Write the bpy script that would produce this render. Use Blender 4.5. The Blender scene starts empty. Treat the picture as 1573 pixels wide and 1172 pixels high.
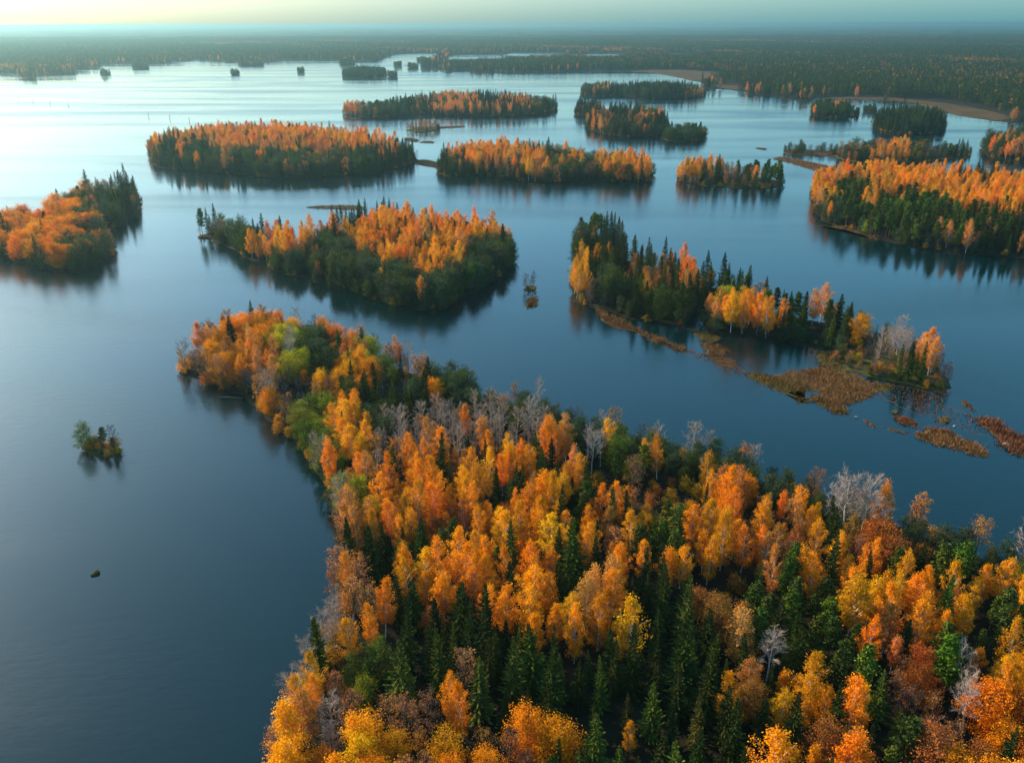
import bpy, math, random
import numpy as np
from mathutils import Vector, Euler, Matrix

random.seed(7)
rng = np.random.default_rng(7)
scene = bpy.context.scene
COL = scene.collection
R = math.radians

# ------------------------------------------------------------------ camera
PW, PH, FPX = 1573.0, 1172.0, 1283.0          # photograph size, focal length in its pixels
CAM_H, PITCH, ROLL = 120.0, 23.18, 0.16
cam_d = bpy.data.cameras.new('camera')
cam = bpy.data.objects.new('camera', cam_d)
COL.objects.link(cam)
cam_d.sensor_fit = 'HORIZONTAL'
cam_d.sensor_width = 36.0
cam_d.lens = 36.0 * FPX / PW
cam_d.clip_start = 1.0
cam_d.clip_end = 200000.0
cam.location = (0, 0, CAM_H)
cam.rotation_euler = (Matrix.Rotation(R(90 - PITCH), 4, 'X') @ Matrix.Rotation(R(-ROLL), 4, 'Z')).to_euler()
scene.camera = cam
CM = np.array(cam.rotation_euler.to_matrix())


def G(px, py, z=0.0):
    """ground point (height z) that the photograph shows at this pixel"""
    d = CM @ np.array([(px - PW / 2) / FPX, -(py - PH / 2) / FPX, -1.0])
    t = (z - CAM_H) / min(d[2], -1e-4)
    return np.array([d[0] * t, d[1] * t, z])


def project(p):
    """pixel of a world point (array n x 3)"""
    q = (np.asarray(p, float) - np.array([0, 0, CAM_H])) @ CM
    w = np.maximum(-q[..., 2], 1e-3)
    return np.stack([PW / 2 + FPX * q[..., 0] / w, PH / 2 - FPX * q[..., 1] / w], -1)


# ------------------------------------------------------------------ sky, sun, exposure
SUN_AZ, SUN_EL = -51.0, 25.0                   # degrees from the viewing direction, up
world = bpy.data.worlds.new('World')
scene.world = world
world.use_nodes = True
wn, wl = world.node_tree.nodes, world.node_tree.links
wn.clear()
w_out = wn.new('ShaderNodeOutputWorld')
w_bg = wn.new('ShaderNodeBackground')
w_sky = wn.new('ShaderNodeTexSky')
w_sky.sky_type = 'NISHITA'
w_sky.sun_disc = False
w_sky.sun_elevation = R(SUN_EL)
w_sky.sun_rotation = R(SUN_AZ)
w_sky.air_density = 1.75
w_sky.dust_density = 2.2
w_sky.ozone_density = 8.0
w_bg.inputs['Strength'].default_value = 0.15
w_tint = wn.new('ShaderNodeMix')
w_tint.data_type = 'RGBA'
w_tint.blend_type = 'MULTIPLY'
w_tint.inputs[0].default_value = 1.0
w_tint.inputs[7].default_value = (0.83, 0.985, 1.06, 1)
wl.new(w_sky.outputs[0], w_tint.inputs[6])
w_veil = wn.new('ShaderNodeMix')               # thin high cloud: an even milky veil over the whole sky
w_veil.data_type = 'RGBA'
w_veil.blend_type = 'ADD'
w_veil.inputs[0].default_value = 1.0
w_veil.inputs[7].default_value = (0.0, 0.68, 0.95, 1)
wl.new(w_tint.outputs[2], w_veil.inputs[6])
wl.new(w_veil.outputs[2], w_bg.inputs['Color'])
wl.new(w_bg.outputs[0], w_out.inputs['Surface'])

sun_d = bpy.data.lights.new('sun', 'SUN')
sun = bpy.data.objects.new('sun', sun_d)
COL.objects.link(sun)
sun_d.energy = 5.0
sun_d.angle = R(0.6)
sun_d.color = (1.0, 0.87, 0.65)
sdir = Vector((math.sin(R(SUN_AZ)) * math.cos(R(SUN_EL)), math.cos(R(SUN_AZ)) * math.cos(R(SUN_EL)), math.sin(R(SUN_EL))))
sun.rotation_euler = sdir.to_track_quat('Z', 'Y').to_euler()

scene.view_settings.view_transform = 'Standard'
scene.view_settings.look = 'None'
scene.view_settings.exposure = 0.98
scene.view_settings.gamma = 1.0
scene.render.engine = 'CYCLES'
cy = scene.cycles
cy.max_bounces = 5
cy.diffuse_bounces = 2
cy.glossy_bounces = 2
cy.transmission_bounces = 2
cy.volume_bounces = 1
cy.use_denoising = True
cy.use_adaptive_sampling = True
cy.adaptive_threshold = 0.02


# ------------------------------------------------------------------ materials
def new_mat(name):
    m = bpy.data.materials.new(name)
    m.use_nodes = True
    m.node_tree.nodes.clear()
    return m, m.node_tree.nodes, m.node_tree.links


def leaf_material(name, translucency):
    m, n, l = new_mat(name)
    out = n.new('ShaderNodeOutputMaterial')
    tint = n.new('ShaderNodeAttribute')
    tint.attribute_type = 'INSTANCER'
    tint.attribute_name = 'tint'
    var = n.new('ShaderNodeAttribute')
    var.attribute_type = 'GEOMETRY'
    var.attribute_name = 'leaf_variation'
    mul = n.new('ShaderNodeMix')
    mul.data_type = 'RGBA'
    mul.blend_type = 'MULTIPLY'
    mul.inputs[0].default_value = 1.0
    l.new(tint.outputs['Color'], mul.inputs[6])
    l.new(var.outputs['Color'], mul.inputs[7])
    d = n.new('ShaderNodeBsdfDiffuse')
    t = n.new('ShaderNodeBsdfTranslucent')
    mix = n.new('ShaderNodeMixShader')
    mix.inputs[0].default_value = translucency
    l.new(mul.outputs[2], d.inputs['Color'])
    l.new(mul.outputs[2], t.inputs['Color'])
    l.new(d.outputs[0], mix.inputs[1])
    l.new(t.outputs[0], mix.inputs[2])
    l.new(mix.outputs[0], out.inputs['Surface'])
    return m


def noise_material(name, c1, c2, scale, rough=0.9, c3=None, bump=0.0):
    m, n, l = new_mat(name)
    out = n.new('ShaderNodeOutputMaterial')
    b = n.new('ShaderNodeBsdfPrincipled')
    b.inputs['Roughness'].default_value = rough
    b.inputs['Specular IOR Level'].default_value = 0.03
    geo = n.new('ShaderNodeNewGeometry')
    tx = n.new('ShaderNodeTexNoise')
    tx.inputs['Scale'].default_value = scale
    tx.inputs['Detail'].default_value = 6
    l.new(geo.outputs['Position'], tx.inputs['Vector'])
    cr = n.new('ShaderNodeValToRGB')
    cr.color_ramp.elements[0].position = 0.35
    cr.color_ramp.elements[0].color = (*c1, 1)
    cr.color_ramp.elements[1].position = 0.65
    cr.color_ramp.elements[1].color = (*c2, 1)
    if c3:
        e = cr.color_ramp.elements.new(0.75)
        e.color = (*c3, 1)
    l.new(tx.outputs['Fac'], cr.inputs[0])
    l.new(cr.outputs[0], b.inputs['Base Color'])
    if bump:
        bp = n.new('ShaderNodeBump')
        bp.inputs['Distance'].default_value = bump
        l.new(tx.outputs['Fac'], bp.inputs['Height'])
        l.new(bp.outputs[0], b.inputs['Normal'])
    l.new(b.outputs[0], out.inputs['Surface'])
    return m


LEAF = leaf_material('leaves', 0.36)
NEEDLE = leaf_material('needles', 0.06)
BARK_WHITE = noise_material('birch_bark', (0.66, 0.60, 0.53), (0.40, 0.36, 0.32), 1.5)
BARK_GREY = noise_material('pale_grey_bark', (0.46, 0.39, 0.34), (0.30, 0.25, 0.22), 1.5)
BARK_BROWN = noise_material('dark_bark', (0.07, 0.05, 0.035), (0.11, 0.08, 0.06), 2.0)
BARK_PINE = noise_material('pine_bark', (0.20, 0.09, 0.04), (0.12, 0.07, 0.045), 1.0)
TWIG = noise_material('pale_twigs', (0.43, 0.29, 0.20), (0.30, 0.195, 0.135), 0.8)
TWIG_DARK = noise_material('dark_twigs', (0.13, 0.10, 0.09), (0.09, 0.07, 0.065), 0.8)
SOIL = noise_material('forest_floor', (0.012, 0.010, 0.006), (0.026, 0.018, 0.008), 0.15, c3=(0.028, 0.030, 0.009))
MARSH = noise_material('marsh_grass', (0.050, 0.026, 0.009), (0.085, 0.048, 0.017), 0.03, c3=(0.045, 0.034, 0.012))
PEAT = noise_material('reed_peat', (0.050, 0.026, 0.011), (0.090, 0.048, 0.018), 0.5)
MOSS = noise_material('mossy_ground', (0.030, 0.022, 0.009), (0.070, 0.056, 0.014), 0.3)
ROCK = noise_material('lake_rock', (0.12, 0.11, 0.09), (0.22, 0.20, 0.17), 1.2, bump=0.3)
POST = noise_material('tarred_wood', (0.025, 0.022, 0.02), (0.05, 0.04, 0.035), 3.0)


def water_material():
    m, n, l = new_mat('lake_water')
    out = n.new('ShaderNodeOutputMaterial')
    b = n.new('ShaderNodeBsdfPrincipled')
    b.inputs['Base Color'].default_value = (0.0001, 0.0070, 0.0060, 1)
    b.inputs['IOR'].default_value = 1.333
    b.inputs['Specular IOR Level'].default_value = 0.5
    geo = n.new('ShaderNodeNewGeometry')
    # wind: long drifting patches of rougher and calmer water
    mp = n.new('ShaderNodeMapping')
    mp.inputs['Rotation'].default_value = (0, 0, R(18))
    mp.inputs['Scale'].default_value = (0.0022, 0.011, 1)
    l.new(geo.outputs['Position'], mp.inputs['Vector'])
    wind = n.new('ShaderNodeTexNoise')
    wind.inputs['Scale'].default_value = 1.0
    wind.inputs['Detail'].default_value = 5
    wind.inputs['Distortion'].default_value = 0.6
    l.new(mp.outputs[0], wind.inputs['Vector'])
    rr = n.new('ShaderNodeMapRange')
    rr.inputs[1].default_value = 0.35
    rr.inputs[2].default_value = 0.68
    rr.inputs[3].default_value = 0.06
    rr.inputs[4].default_value = 0.24
    l.new(wind.outputs['Fac'], rr.inputs[0])
    l.new(rr.outputs[0], b.inputs['Roughness'])
    # ripples
    mp2 = n.new('ShaderNodeMapping')
    mp2.inputs['Rotation'].default_value = (0, 0, R(-14))
    mp2.inputs['Scale'].default_value = (0.22, 0.6, 1)
    l.new(geo.outputs['Position'], mp2.inputs['Vector'])
    rip = n.new('ShaderNodeTexNoise')
    rip.inputs['Scale'].default_value = 1.0
    rip.inputs['Detail'].default_value = 4
    rip.inputs['Roughness'].default_value = 0.6
    l.new(mp2.outputs[0], rip.inputs['Vector'])
    st = n.new('ShaderNodeMapRange')
    st.inputs[1].default_value = 0.35
    st.inputs[2].default_value = 0.7
    st.inputs[3].default_value = 0.12
    st.inputs[4].default_value = 0.7
    l.new(wind.outputs['Fac'], st.inputs[0])
    bp = n.new('ShaderNodeBump')
    bp.inputs['Distance'].default_value = 0.13
    l.new(st.outputs[0], bp.inputs['Strength'])
    l.new(rip.outputs['Fac'], bp.inputs['Height'])
    l.new(bp.outputs[0], b.inputs['Normal'])
    l.new(b.outputs[0], out.inputs['Surface'])
    return m


WATER = water_material()


# ------------------------------------------------------------------ helpers
def link(o):
    COL.objects.link(o)
    return o


def quads_mesh(name, V, mats, mat_idx=None, var=None, tris=None):
    """V: n x 4 x 3 quads (one face each, own vertices)"""
    n = len(V)
    me = bpy.data.meshes.new(name)
    me.vertices.add(n * 4)
    me.vertices.foreach_set('co', np.ascontiguousarray(V, dtype=np.float32).ravel())
    me.loops.add(n * 4)
    me.loops.foreach_set('vertex_index', np.arange(n * 4, dtype=np.int32))
    me.polygons.add(n)
    me.polygons.foreach_set('loop_start', np.arange(0, n * 4, 4, dtype=np.int32))
    for m in mats:
        me.materials.append(m)
    if mat_idx is not None:
        me.polygons.foreach_set('material_index', np.asarray(mat_idx, dtype=np.int32))
    if var is None:
        var = np.ones((n, 3))
    a = me.attributes.new('leaf_variation', 'FLOAT_COLOR', 'FACE')
    a.data.foreach_set('color', np.c_[var, np.ones(n)].astype(np.float32).ravel())
    me.update(calc_edges=True)
    me.validate()
    return me


def unit(v):
    return v / np.maximum(np.linalg.norm(v, axis=-1, keepdims=True), 1e-9)


def leaf_quads(C, size, outward=None, bias=0.8, elong=1.0, r=None):
    """random leaf clump quads at centres C, normals leaning to 'outward'"""
    r = r or rng
    n = len(C)
    N = unit(r.normal(size=(n, 3)))
    if outward is not None:
        N = unit(N + bias * outward)
    T = unit(np.cross(N, r.normal(size=(n, 3))))
    B = np.cross(N, T)
    s = (size * r.uniform(0.6, 1.35, n))[:, None]
    k = r.uniform(0.5, 1.0, (n, 4, 1))
    V = np.stack([C + T * s * k[:, 0] * elong, C + B * s * k[:, 1], C - T * s * k[:, 2] * elong, C - B * s * k[:, 3]], 1)
    return V


def limb_quads(P, rad, sides=4):
    """tapered tube along points P as quads"""
    P = np.asarray(P, float)
    out = []
    rings = []
    for i, p in enumerate(P):
        d = unit(P[min(i + 1, len(P) - 1)] - P[max(i - 1, 0)])
        a = unit(np.cross(d, [0.31, 0.87, 0.12]))
        b = np.cross(d, a)
        th = np.arange(sides) * 2 * math.pi / sides
        rings.append(p + rad[i] * (np.cos(th)[:, None] * a + np.sin(th)[:, None] * b))
    for i in range(len(P) - 1):
        for k in range(sides):
            j = (k + 1) % sides
            out.append([rings[i][k], rings[i][j], rings[i + 1][j], rings[i + 1][k]])
    return np.array(out)


def var_of(n, amount, r):
    v = 1 + amount * r.normal(size=(n, 1))
    h = r.normal(size=(n, 1)) * amount * 0.4
    return np.clip(np.concatenate([v, v * (1 + h), v * (1 - h * 0.5)], 1), 0.35, 1.7)


# ------------------------------------------------------------------ tree kinds, all one unit = one metre
def broad_tree(seed, H, rad, base, profile, n_limbs, leaves, size, lift, droop, bark, spread=0.9, trunk_r=0.16, lean=0.0, sparse=None):
    """leafy tree: crown made of leaf clumps carried on limbs. returns trunk quads and crown quads"""
    r = np.random.default_rng(seed)
    tz = np.linspace(0, H * 0.97, 7)
    tx = np.cumsum(r.normal(0, 0.16, 7)) + lean * tz
    ty = np.cumsum(r.normal(0, 0.16, 7))
    tx -= tx[0]
    ty -= ty[0]
    tp = np.stack([tx, ty, tz - 0.4], 1)
    trunk = [limb_quads(tp, trunk_r * np.linspace(1.1, 0.15, 7), 6)]
    C, O, W = [], [], []
    per = max(6, leaves // n_limbs)
    for i in range(n_limbs):
        t = (i + r.uniform(0, 1)) / n_limbs
        az = i * 2.39996 + r.normal(0, 0.3)
        rr = rad * profile(t) * r.uniform(0.55, 1.25)
        z1 = H * (base + (1 - base) * t)
        z0 = max(H * base * 0.75, z1 - lift * rr - 0.4)
        f = np.clip(z0 / (H * 0.97), 0, 1) * 6
        k = int(min(f, 5))
        p0 = tp[k] + (tp[k + 1] - tp[k]) * (f - k)
        e = np.array([tx[min(k + 1, 6)] + math.cos(az) * rr, ty[min(k + 1, 6)] + math.sin(az) * rr, z1])
        mid = (p0 + e) / 2 + np.array([0, 0, 0.12 * rr])
        if rr > 0.8:
            trunk.append(limb_quads([p0, mid, e], [trunk_r * 0.38, trunk_r * 0.26, trunk_r * 0.08], 3))
        m = int(per * r.uniform(0.35, 1.65) * (0.45 + 0.75 * profile(t)))
        # several tufts per limb
        nt = r.integers(3, 6)
        for q in range(nt):
            s = 0.35 + 0.65 * (q + 0.6) / nt
            c = (1 - s) ** 2 * p0 + 2 * s * (1 - s) * mid + s * s * e + r.normal(0, 0.35 * spread, 3)
            mm = max(3, m // nt)
            g = r.normal(size=(mm, 3)) * np.array([0.62, 0.62, 0.5]) * spread
            g[:, 2] -= droop * np.abs(r.normal(size=mm)) * spread
            C.append(c + g)
            O.append(unit(g + 0.9 * (c - np.array([p0[0], p0[1], H * (base + 0.35 * (1 - base))])) / max(rad, 1) + np.array([0, 0, 0.25])))
    C = np.concatenate(C)
    O = np.concatenate(O)
    keep = C[:, 2] > 0.3
    C, O = C[keep], O[keep]
    return np.concatenate(trunk), leaf_quads(C, size, O, 0.9, r=r), var_of(len(C), 0.17, r)


def spruce_tree(seed, H, rad):
    r = np.random.default_rng(seed)
    tp = np.array([[0, 0, -0.4], [0.05, 0, H * 0.5], [0, 0.05, H]])
    trunk = limb_quads(tp, [0.2, 0.12, 0.03], 6)
    Q, V = [], []
    z = H * r.uniform(0.06, 0.12)
    while z < H * 0.985:
        t = z / H
        L = rad * (1 - t) ** 0.95 * r.uniform(0.78, 1.14) + 0.15
        nb = int(6 + 5 * (1 - t))
        a0 = r.uniform(0, 6.28)
        for k in range(nb):
            az = a0 + k * 6.283 / nb + r.normal(0, 0.2)
            l = L * r.uniform(0.5, 1.2)
            d = np.array([math.cos(az), math.sin(az), 0])
            s = np.array([-d[1], d[0], 0])
            sl = -0.42 + 0.75 * t + r.normal(0, 0.08)
            nseg = max(2, int(l / 0.55))
            for q in range(nseg):
                f0, f1 = q / nseg, (q + 1.25) / nseg
                w = (0.52 - 0.3 * f0) * (0.5 + 0.3 * l / 2)
                p0 = d * l * f0 + np.array([0, 0, z + sl * l * f0 + 0.16 * l * f0 * f0])
                p1 = d * l * f1 + np.array([0, 0, z + sl * l * f1 + 0.16 * l * f1 * f1])
                for sg in (-1, 1):
                    j = r.normal(0, 0.07, (4, 3))
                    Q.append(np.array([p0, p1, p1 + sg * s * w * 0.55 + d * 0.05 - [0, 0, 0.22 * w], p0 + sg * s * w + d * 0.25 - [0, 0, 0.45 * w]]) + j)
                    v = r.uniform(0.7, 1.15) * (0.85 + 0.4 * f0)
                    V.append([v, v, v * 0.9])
        z += (0.42 + 0.5 * (1 - t)) * r.uniform(0.8, 1.2)
    top = np.array([[[-.06, 0, H - .6], [.06, 0, H - .6], [.02, 0, H + .5], [-.02, 0, H + .5]]])
    return trunk, np.concatenate([np.array(Q), top]), np.array(V + [[1, 1, 1]])


def pine_tree(seed, H, rad):
    r = np.random.default_rng(seed)
    tz = np.linspace(0, H * 0.95, 6)
    tp = np.stack([np.cumsum(r.normal(0, .14, 6)), np.cumsum(r.normal(0, .14, 6)), tz], 1)
    tp[:, :2] -= tp[0, :2]
    tp[0, 2] = -0.4
    trunk = [limb_quads(tp, 0.2 * np.linspace(1.1, 0.2, 6), 6)]
    C, O = [], []
    nl = 22
    for i in range(nl):
        t = (i + r.uniform(0, 1)) / nl
        z1 = H * (0.36 + 0.64 * t)
        rr = rad * (1 - 0.93 * t ** 1.7) * (0.55 + 0.45 * min(1, t * 3.5)) * r.uniform(0.6, 1.15)
        az = i * 2.39996 + r.normal(0, .4)
        k = min(int(z1 / (H * .95) * 5), 4)
        p0 = np.array([tp[k, 0], tp[k, 1], z1 - 0.5])
        e = p0 + np.array([math.cos(az) * rr, math.sin(az) * rr, 0.5 + 0.12 * rr])
        trunk.append(limb_quads([p0, e], [0.07, 0.02], 3))
        for q in range(4):
            c = p0 + (e - p0) * (0.35 + 0.22 * q) + r.normal(0, .22, 3)
            g = r.normal(size=(24, 3)) * np.array([.55, .55, .30])
            C.append(c + g)
            O.append(unit(g * np.array([1, 1, 2.]) + np.array([0, 0, .35]) + 0.5 * np.array([math.cos(az), math.sin(az), 0])))
    C, O = np.concatenate(C), np.concatenate(O)
    return np.concatenate(trunk), leaf_quads(C, 0.30, O, 0.9, 1.35, r=r), var_of(len(C), 0.16, r)


def bare_tree(seed, H, rad, base, leaves=0, width=1.0):
    """leafless tree: trunk, limbs, branchlets and a haze of twigs; optionally a few last leaves"""
    r = np.random.default_rng(seed)
    tz = np.linspace(0, H * 0.94, 7)
    tp = np.stack([np.cumsum(r.normal(0, .15, 7)), np.cumsum(r.normal(0, .15, 7)), tz], 1)
    tp[:, :2] -= tp[0, :2]
    tp[0, 2] = -0.4
    trunk = [limb_quads(tp, 0.22 * np.linspace(1.1, .25, 7), 5)]
    tw, C = [], []
    nl = 20
    for i in range(nl):
        t = (i + r.uniform(0, 1)) / nl
        z0 = H * (base + (0.95 - base) * t) * 0.94
        f = z0 / (H * .94) * 6
        k = min(int(f), 5)
        p0 = tp[k] + (tp[k + 1] - tp[k]) * (f - k)
        az = i * 2.39996 + r.normal(0, .35)
        l = rad * (0.5 + 0.7 * math.sin(math.pi * min(1, .2 + .75 * t))) * r.uniform(.8, 1.15)
        d = unit(np.array([math.cos(az), math.sin(az), 0.9 + .5 * t]))
        e = p0 + d * l
        trunk.append(limb_quads([p0, (p0 + e) / 2 + [0, 0, -.1], e], [.06, .04, .02], 3))
        for j in range(6):
            s = .3 + .7 * (j + .5) / 6
            b0 = p0 + (e - p0) * s
            d2 = unit(d + r.normal(0, .55, 3) + [0, 0, .15])
            b1 = b0 + d2 * l * .42 * r.uniform(.7, 1.2)
            trunk.append(limb_quads([b0, b1], [.035 * width, .018 * width], 3))
            for q in range(9):
                u = .15 + .85 * r.uniform()
                c0 = b0 + (b1 - b0) * u
                d3 = unit(d2 + r.normal(0, .6, 3))
                c1 = c0 + d3 * r.uniform(.5, 1.15)
                sd = unit(np.cross(d3, r.normal(size=3))) * .022 * width
                tw.append([c0 - sd, c0 + sd, c1 + sd * .5, c1 - sd * .5])
                C.append(c1)
    C = np.array(C)
    tw = np.array(tw)
    if leaves:
        idx = r.integers(0, len(C), leaves)
        cl = C[idx] + r.normal(0, .25, (leaves, 3))
        lq = leaf_quads(cl, .19, None, r=r)
        return np.concatenate(trunk), tw, lq, var_of(leaves, .2, r)
    return np.concatenate(trunk), tw, None, None


def egg(t):
    return math.sin(math.pi * (0.12 + 0.86 * t) ** 0.85) ** 0.8


def dome(t):
    return max(0.08, math.sqrt(max(0.0, 1 - (1.15 * t - 0.22) ** 2)) if t > 0.12 else 0.75 + t)


KINDS = {}     # species -> list of (trunk mesh, crown mesh, nominal height)


def make_kind(key, part_trunk, builds, bark, leaf):
    lst = []
    for k, (tq, cq, cv, H) in enumerate(builds):
        tm = quads_mesh(key + '_trunk', tq, [bark])
        cm = quads_mesh(key + '_crown', cq, [leaf], None, cv)
        both = quads_mesh(key + '_whole', np.concatenate([tq, cq]), [bark, leaf],
                          np.r_[np.zeros(len(tq)), np.ones(len(cq))], np.concatenate([np.ones((len(tq), 3)), cv]))
        lst.append((tm, cm, H, both))
    KINDS[key] = lst


def B(*a, **k):
    H = a[1]
    return (*broad_tree(*a, **k), H)


make_kind('birch', 'trunk', [B(100 + i, 20, 3.05 + .5 * (i % 3), .22 + .05 * (i % 4), egg, 34, 4300, .215, 1.25, .6, None, .72) for i in range(7)], BARK_WHITE, LEAF)
make_kind('maple', 'trunk', [B(200 + i, 15, 4.6 + .4 * (i % 3), .2, dome, 38, 6500, .20, .55, .1, None, 1.15, .22) for i in range(5)], BARK_BROWN, LEAF)
make_kind('alder', 'trunk', [B(300 + i, 12, 3.7 + .3 * (i % 3), .1, dome, 32, 4200, .20, .7, .1, None, .95, .14) for i in range(5)], BARK_BROWN, LEAF)
make_kind('shrub', 'trunk', [B(400 + i, 5, 2.3 + .2 * (i % 3), .06, dome, 20, 1800, .15, .5, .05, None, .62, .06) for i in range(5)], BARK_BROWN, LEAF)
make_kind('spruce', 'trunk', [(*spruce_tree(500 + i, 20, 3.7 + .35 * (i % 3)), 20) for i in range(6)], BARK_BROWN, NEEDLE)
make_kind('pine', 'trunk', [(*pine_tree(600 + i, 18, 3.3 + .3 * (i % 3)), 18) for i in range(6)], BARK_PINE, NEEDLE)
for key, seed, bark, twig, wd, lv in (('bare', 700, BARK_GREY, TWIG, 1.2, 0), ('sparse', 720, BARK_BROWN, TWIG_DARK, 1.3, 1150), ('dark_bare', 740, BARK_BROWN, TWIG_DARK, 1.3, 0), ('grey_bare', 760, TWIG, TWIG, 1.3, 0)):
    lst = []
    for i in range(5):
        tq, tw, lq, lv_ = bare_tree(seed + i, 18, 3.2 + .3 * (i % 3),   .42 if key == 'bare' else .16, lv, wd)
        tm = quads_mesh(key + '_trunk', tq, [bark])
        if lq is None:
            cq, mi, cv = tw, np.zeros(len(tw)), np.ones((len(tw), 3))
            mats = [twig]
        else:
            cq = np.concatenate([tw, lq])
            mi = np.r_[np.zeros(len(tw)), np.ones(len(lq))]
            cv = np.concatenate([np.ones((len(tw), 3)), lv_])
            mats = [twig, LEAF]
        cm = quads_mesh(key + '_crown', cq, mats, mi, cv)
        both = quads_mesh(key + '_whole', np.concatenate([tq, cq]), [bark] + mats,
                          np.r_[np.zeros(len(tq)), mi + 1], np.concatenate([np.ones((len(tq), 3)), cv]))
        lst.append((tm, cm, 18, both))
    KINDS[key] = lst

# colours of leaves
TINT = {
    'golden': (0.78, 0.30, 0.006), 'orange': (0.76, 0.225, 0.006), 'salmon': (0.56, 0.215, 0.04), 'rust brown': (0.36, 0.13, 0.024),
    'amber': (0.66, 0.23, 0.006), 'red brown': (0.36, 0.095, 0.015), 'yellow green': (0.42, 0.33, 0.016), 'olive green': (0.19, 0.19, 0.018),
    'grey green': (0.052, 0.068, 0.028), 'dark green': (0.030, 0.038, 0.009), 'mid green': (0.062, 0.074, 0.012), 'ochre': (0.42, 0.20, 0.012),
    'bright green': (0.088, 0.115, 0.013), 'grey': (0.3, 0.25, 0.23), 'dark grey': (0.1, 0.08, 0.07),
}
# code -> species, object name, category, colour words, height range
CODE = {
    'Bo': ('birch', ('orange', 'orange', 'amber', 'golden'), (17, 22)),
    'By': ('birch', ('golden', 'golden', 'amber'), (16, 21)),
    'Bs': ('birch', ('salmon', 'salmon', 'orange'), (17, 21)),
    'Bb': ('birch', ('rust brown', 'amber'), (15, 19)),
    'M': ('maple', ('orange', 'amber', 'orange'), (13, 17)),
    'My': ('maple', ('golden', 'amber'), (12, 16)),
    'Mr': ('maple', ('red brown', 'rust brown'), (13, 16)),
    'Yg': ('maple', ('yellow green',), (12, 15)),
    'S': ('spruce', ('dark green', 'dark green', 'mid green'), (15, 23)),
    'P': ('pine', ('mid green', 'mid green', 'bright green'), (14, 19)),
    'A': ('alder', ('olive green', 'olive green', 'bright green'), (10, 14)),
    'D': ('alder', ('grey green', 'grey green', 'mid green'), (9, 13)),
    'T': ('alder', ('grey green', 'grey green', 'mid green'), (12, 18)),
    'X': ('bare', ('grey',), (15, 20)),
    'Xg': ('grey_bare', ('grey',), (14, 18)),
    'Xd': ('dark_bare', ('dark grey',), (9, 14)),
    'F': ('sparse', ('rust brown', 'salmon', 'amber'), (11, 16)),
    'U': ('shrub', ('ochre', 'ochre', 'amber', 'rust brown'), (4, 7)),
    'Ud': ('shrub', ('grey green', 'ochre', 'rust brown'), (3, 5.5)),
}
NAMES = {'birch': ('birch_tree', 'birch'), 'maple': ('maple_tree', 'maple'), 'alder': ('alder_tree', 'alder'), 'shrub': ('shrub', 'shrub'),
         'spruce': ('spruce_tree', 'spruce'), 'pine': ('pine_tree', 'pine'), 'bare': ('bare_birch_tree', 'bare tree'),
         'dark_bare': ('bare_tree', 'bare tree'), 'sparse': ('aspen_tree', 'aspen'), 'grey_bare': ('leafless_tree', 'bare tree')}
NOUN = {'birch': 'birch', 'maple': 'broad maple', 'alder': 'alder', 'shrub': 'shrub', 'spruce': 'spruce', 'pine': 'pine',
        'bare': 'pale leafless birch', 'dark_bare': 'dark leafless tree', 'sparse': 'half-bare aspen', 'grey_bare': 'pinkish grey leafless tree'}


# ------------------------------------------------------------------ land
def inside(poly, P):
    x, y = P[:, 0], P[:, 1]
    c = np.zeros(len(P), bool)
    n = len(poly)
    j = n - 1
    for i in range(n):
        xi, yi = poly[i][0], poly[i][1]
        xj, yj = poly[j][0], poly[j][1]
        if yi != yj:
            c ^= ((yi > y) != (yj > y)) & (x < (xj - xi) * (y - yi) / (yj - yi) + xi)
        j = i
    return c


def edge_distance(poly, P):
    best = np.full(len(P), 1e9)
    n = len(poly)
    for i in range(n):
        a, b = poly[i][:2], poly[(i + 1) % n][:2]
        ab = b - a
        t = np.clip(((P - a) @ ab) / max(ab @ ab, 1e-9), 0, 1)
        best = np.minimum(best, np.linalg.norm(P - (a + t[:, None] * ab), axis=1))
    return best


def ground_poly(px, step=6.0, wobble=1.2, seed=0):
    """shore outline on the water plane: pixels to metres, then broken up into small bays"""
    r = np.random.default_rng(seed)
    pts = [G(*p)[:2] if len(p) == 2 else np.array(p[1:]) for p in px]
    out = []
    m = len(pts)
    for i in range(m):
        p0, a, b, p3 = pts[i - 1], pts[i], pts[(i + 1) % m], pts[(i + 2) % m]
        L = np.linalg.norm(b - a)
        k = max(1, min(60, int(L / step)))
        nrm = np.array([b[1] - a[1], a[0] - b[0]]) / max(L, 1e-6)
        l0, l3 = max(np.linalg.norm(a - p0), 1e-6), max(np.linalg.norm(p3 - b), 1e-6)
        ta = 0.5 * (unit(a - p0) + unit(b - a)) * L
        tb = 0.5 * (unit(b - a) + unit(p3 - b)) * L
        for q in range(k):
            t = q / k
            h = (2 * t ** 3 - 3 * t ** 2 + 1) * a + (t ** 3 - 2 * t ** 2 + t) * ta + (-2 * t ** 3 + 3 * t ** 2) * b + (t ** 3 - t ** 2) * tb
            if L > 4000:
                h = a + (b - a) * t
            out.append(h + nrm * r.normal() * wobble)
    P = np.array(out)
    area = 0.5 * np.sum(P[:, 0] * np.roll(P[:, 1], -1) - np.roll(P[:, 0], -1) * P[:, 1])
    return P if area > 0 else P[::-1].copy()


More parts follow.
